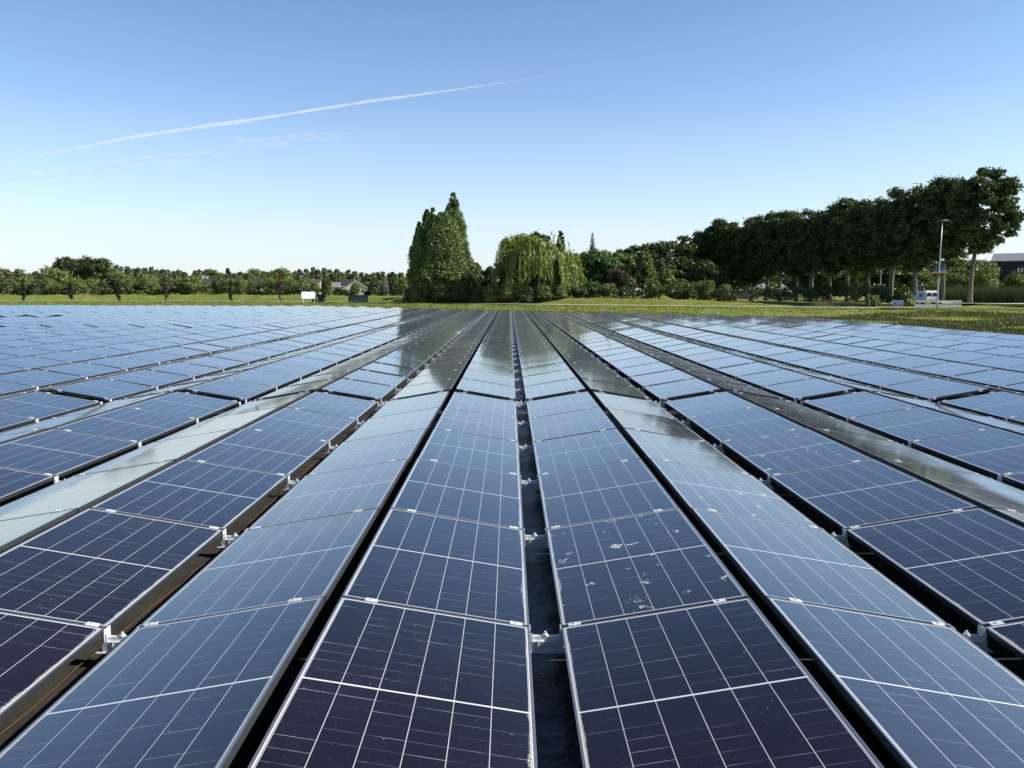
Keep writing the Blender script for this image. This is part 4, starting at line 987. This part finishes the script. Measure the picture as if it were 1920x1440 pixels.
# ------------------------------------------------------------------ white van
Yv = 118; X = XP(1731, Yv); z0 = float(hz(X, Yv)) + .02
e = empty('parked_van', (X, Yv, z0), .1); tag(e, 'white panel van seen from behind beyond the white barrier', 'van')
# local: y forward, x right; length 4.6, width 1.85, height 1.95
prof = [(-2.3, .35), (2.25, .35), (2.3, .75), (2.15, 1.0), (1.35, 1.15), (.75, 1.85), (.4, 1.93), (-2.0, 1.95), (-2.2, 1.85), (-2.3, 1.0)]
mb = MB(); mb.prism(prof, -.92, .92, 'x'); bo_ = mb.obj('body', M['white'], e, bevel=.05)
for s in (-1, 1):
    mb = MB(); mb.box(s * .46 - .33, s * .46 + .33, -2.318, -2.3, 1.15, 1.62, M=Matrix.Rotation(-.0, 4, 'X')); mb.obj('rear_window', M['winglass'], e)
    mb = MB(); mb.box(s * .84 - .06, s * .84 + .06, -2.325, -2.25, .75, 1.15); mb.obj('tail_light', M['red'], e)
    mb = MB(); mb.prism([(.62, 1.2), (1.28, 1.2), (.72, 1.72), (.2, 1.76), (.2, 1.2)], s * .925 - .008, s * .925 + .008, 'x'); mb.obj('side_window', M['winglass'], e)
    mb = MB(); mb.box(s * 1.05 - .1, s * 1.05 + .1, 1.0, 1.12, 1.15, 1.35); mb.obj('mirror', M['rubber'], e)
    for y in (-1.45, 1.45):
        t_ = MB(); t_.tube([(s * .70, y, .33), (s * .94, y, .33)], .33, 18); wo = t_.obj('wheel', M['rubber'], e)
        t_ = MB(); t_.tube([(s * .93, y, .33), (s * .955, y, .33)], .2, 14); t_.obj('rim', M['steelgrey'], wo)
mb = MB(); mb.box(-.93, .93, -2.4, -2.302, .3, .58); mb.obj('bumper', M['rubber'], e, bevel=.02)
mb = MB(); mb.box(-.26, .26, -2.412, -2.402, .42, .53); mb.obj('number_plate', plain('yellow_plate', (.7, .5, .05), .4), e)
mb = MB(); mb.box(-.012, .012, -2.312, -2.301, .6, 1.85); mb.obj('door_seam', M['gatedark'], e)
mb = MB(); mb.prism([(-1.6, .95), (-.7, .95), (-.6, 1.5), (-1.5, 1.55)], -.935, -.924, 'x'); mb.obj('side_decal', plain('teal_decal', (.1, .3, .38), .4), e)

# ------------------------------------------------------------------ condensation trails, far up
def trail(name, label, pts, rads, alpha, seed, strands=1):
    t = NT(name + '_vapour'); t.t.nodes.remove(t.bsdf)
    d = t.n('BsdfDiffuse'); d.inputs[0].default_value = (.9, .9, .9, 1); tl = t.n('BsdfTranslucent'); tl.inputs[0].default_value = (.9, .9, .9, 1)
    ms = t.n('MixShader'); t.l(d.outputs[0], ms.inputs[1]); t.l(tl.outputs[0], ms.inputs[2])
    tp = t.n('BsdfTransparent'); mx = t.n('MixShader')
    uv = t.n('TexCoord').outputs['UV']; sx = t.n('SeparateXYZ'); t.l(uv, sx.inputs[0])
    fade = t.m('MULTIPLY', t.ramp(sx.outputs[0], 1.0, .72), t.m('ADD', .45, t.m('MULTIPLY', t.ramp(t.noise(.006, t.pos(), 4, .6), .3, .7), .55)))
    t.l(t.m('MULTIPLY', fade, alpha), mx.inputs[0]); t.l(tp.outputs[0], mx.inputs[1]); t.l(ms.outputs[0], mx.inputs[2]); t.l(mx.outputs[0], t.out.inputs[0])
    D = 14000.0; V, UV = [], []; n, m = 160, 12
    for k in range(strands):
        for sh in (1.0, .78, .55, .3):
            ring = []
            for i in range(n + 1):
                q = i / n; px = np.interp(q, np.linspace(0, 1, len(pts)), [p[0] for p in pts]); py = np.interp(q, np.linspace(0, 1, len(pts)), [p[1] for p in pts])
                rad = np.interp(q, np.linspace(0, 1, len(rads)), rads) * (1 + .18 * math.sin(i * .33 + k * 2 + seed) + .1 * math.sin(i * .9 + k)) * (1 if k == 0 else .6)
                off = k * 1.5 * rad + .3 * rad * math.sin(i * .21 + k * 3 + sh)
                c = np.array([XP(px, D), D + 40 * k, ZP(py, D) + off]); a = np.arange(m) / m * 6.2832
                ring.append(c + np.stack([-np.sin(a) * 0, np.cos(a) * rad * sh, np.sin(a) * rad * sh], 1))
            for i in range(n):
                for a in range(m):
                    b = (a + 1) % m; V += [ring[i][a], ring[i][b], ring[i + 1][b], ring[i + 1][a]]; UV += [(i / n, 0), (i / n, 1), ((i + 1) / n, 1), ((i + 1) / n, 0)]
    me = npmesh(name, np.array(V), 4, t.mat, UV); me.polygons.foreach_set('use_smooth', [True] * len(me.polygons))
    o = put(me, name); o.visible_shadow = False
    tag(o, label, 'contrail')
trail('contrail', 'bright thin white condensation trail rising across the sky', [(-150, 336), (0, 313), (120, 292), (250, 267), (400, 245), (560, 222), (700, 200), (840, 182), (960, 164), (1060, 150)], [12, 13, 17, 26, 30, 24, 22, 16, 9, 3], .14, 1, 2)
trail('faint_contrail', 'faint broad old condensation trail below the bright one', [(-150, 372), (0, 350), (200, 322), (400, 292), (520, 270), (640, 262), (840, 240)], [80, 100, 110, 115, 105, 80, 20], .045, 2, 1)
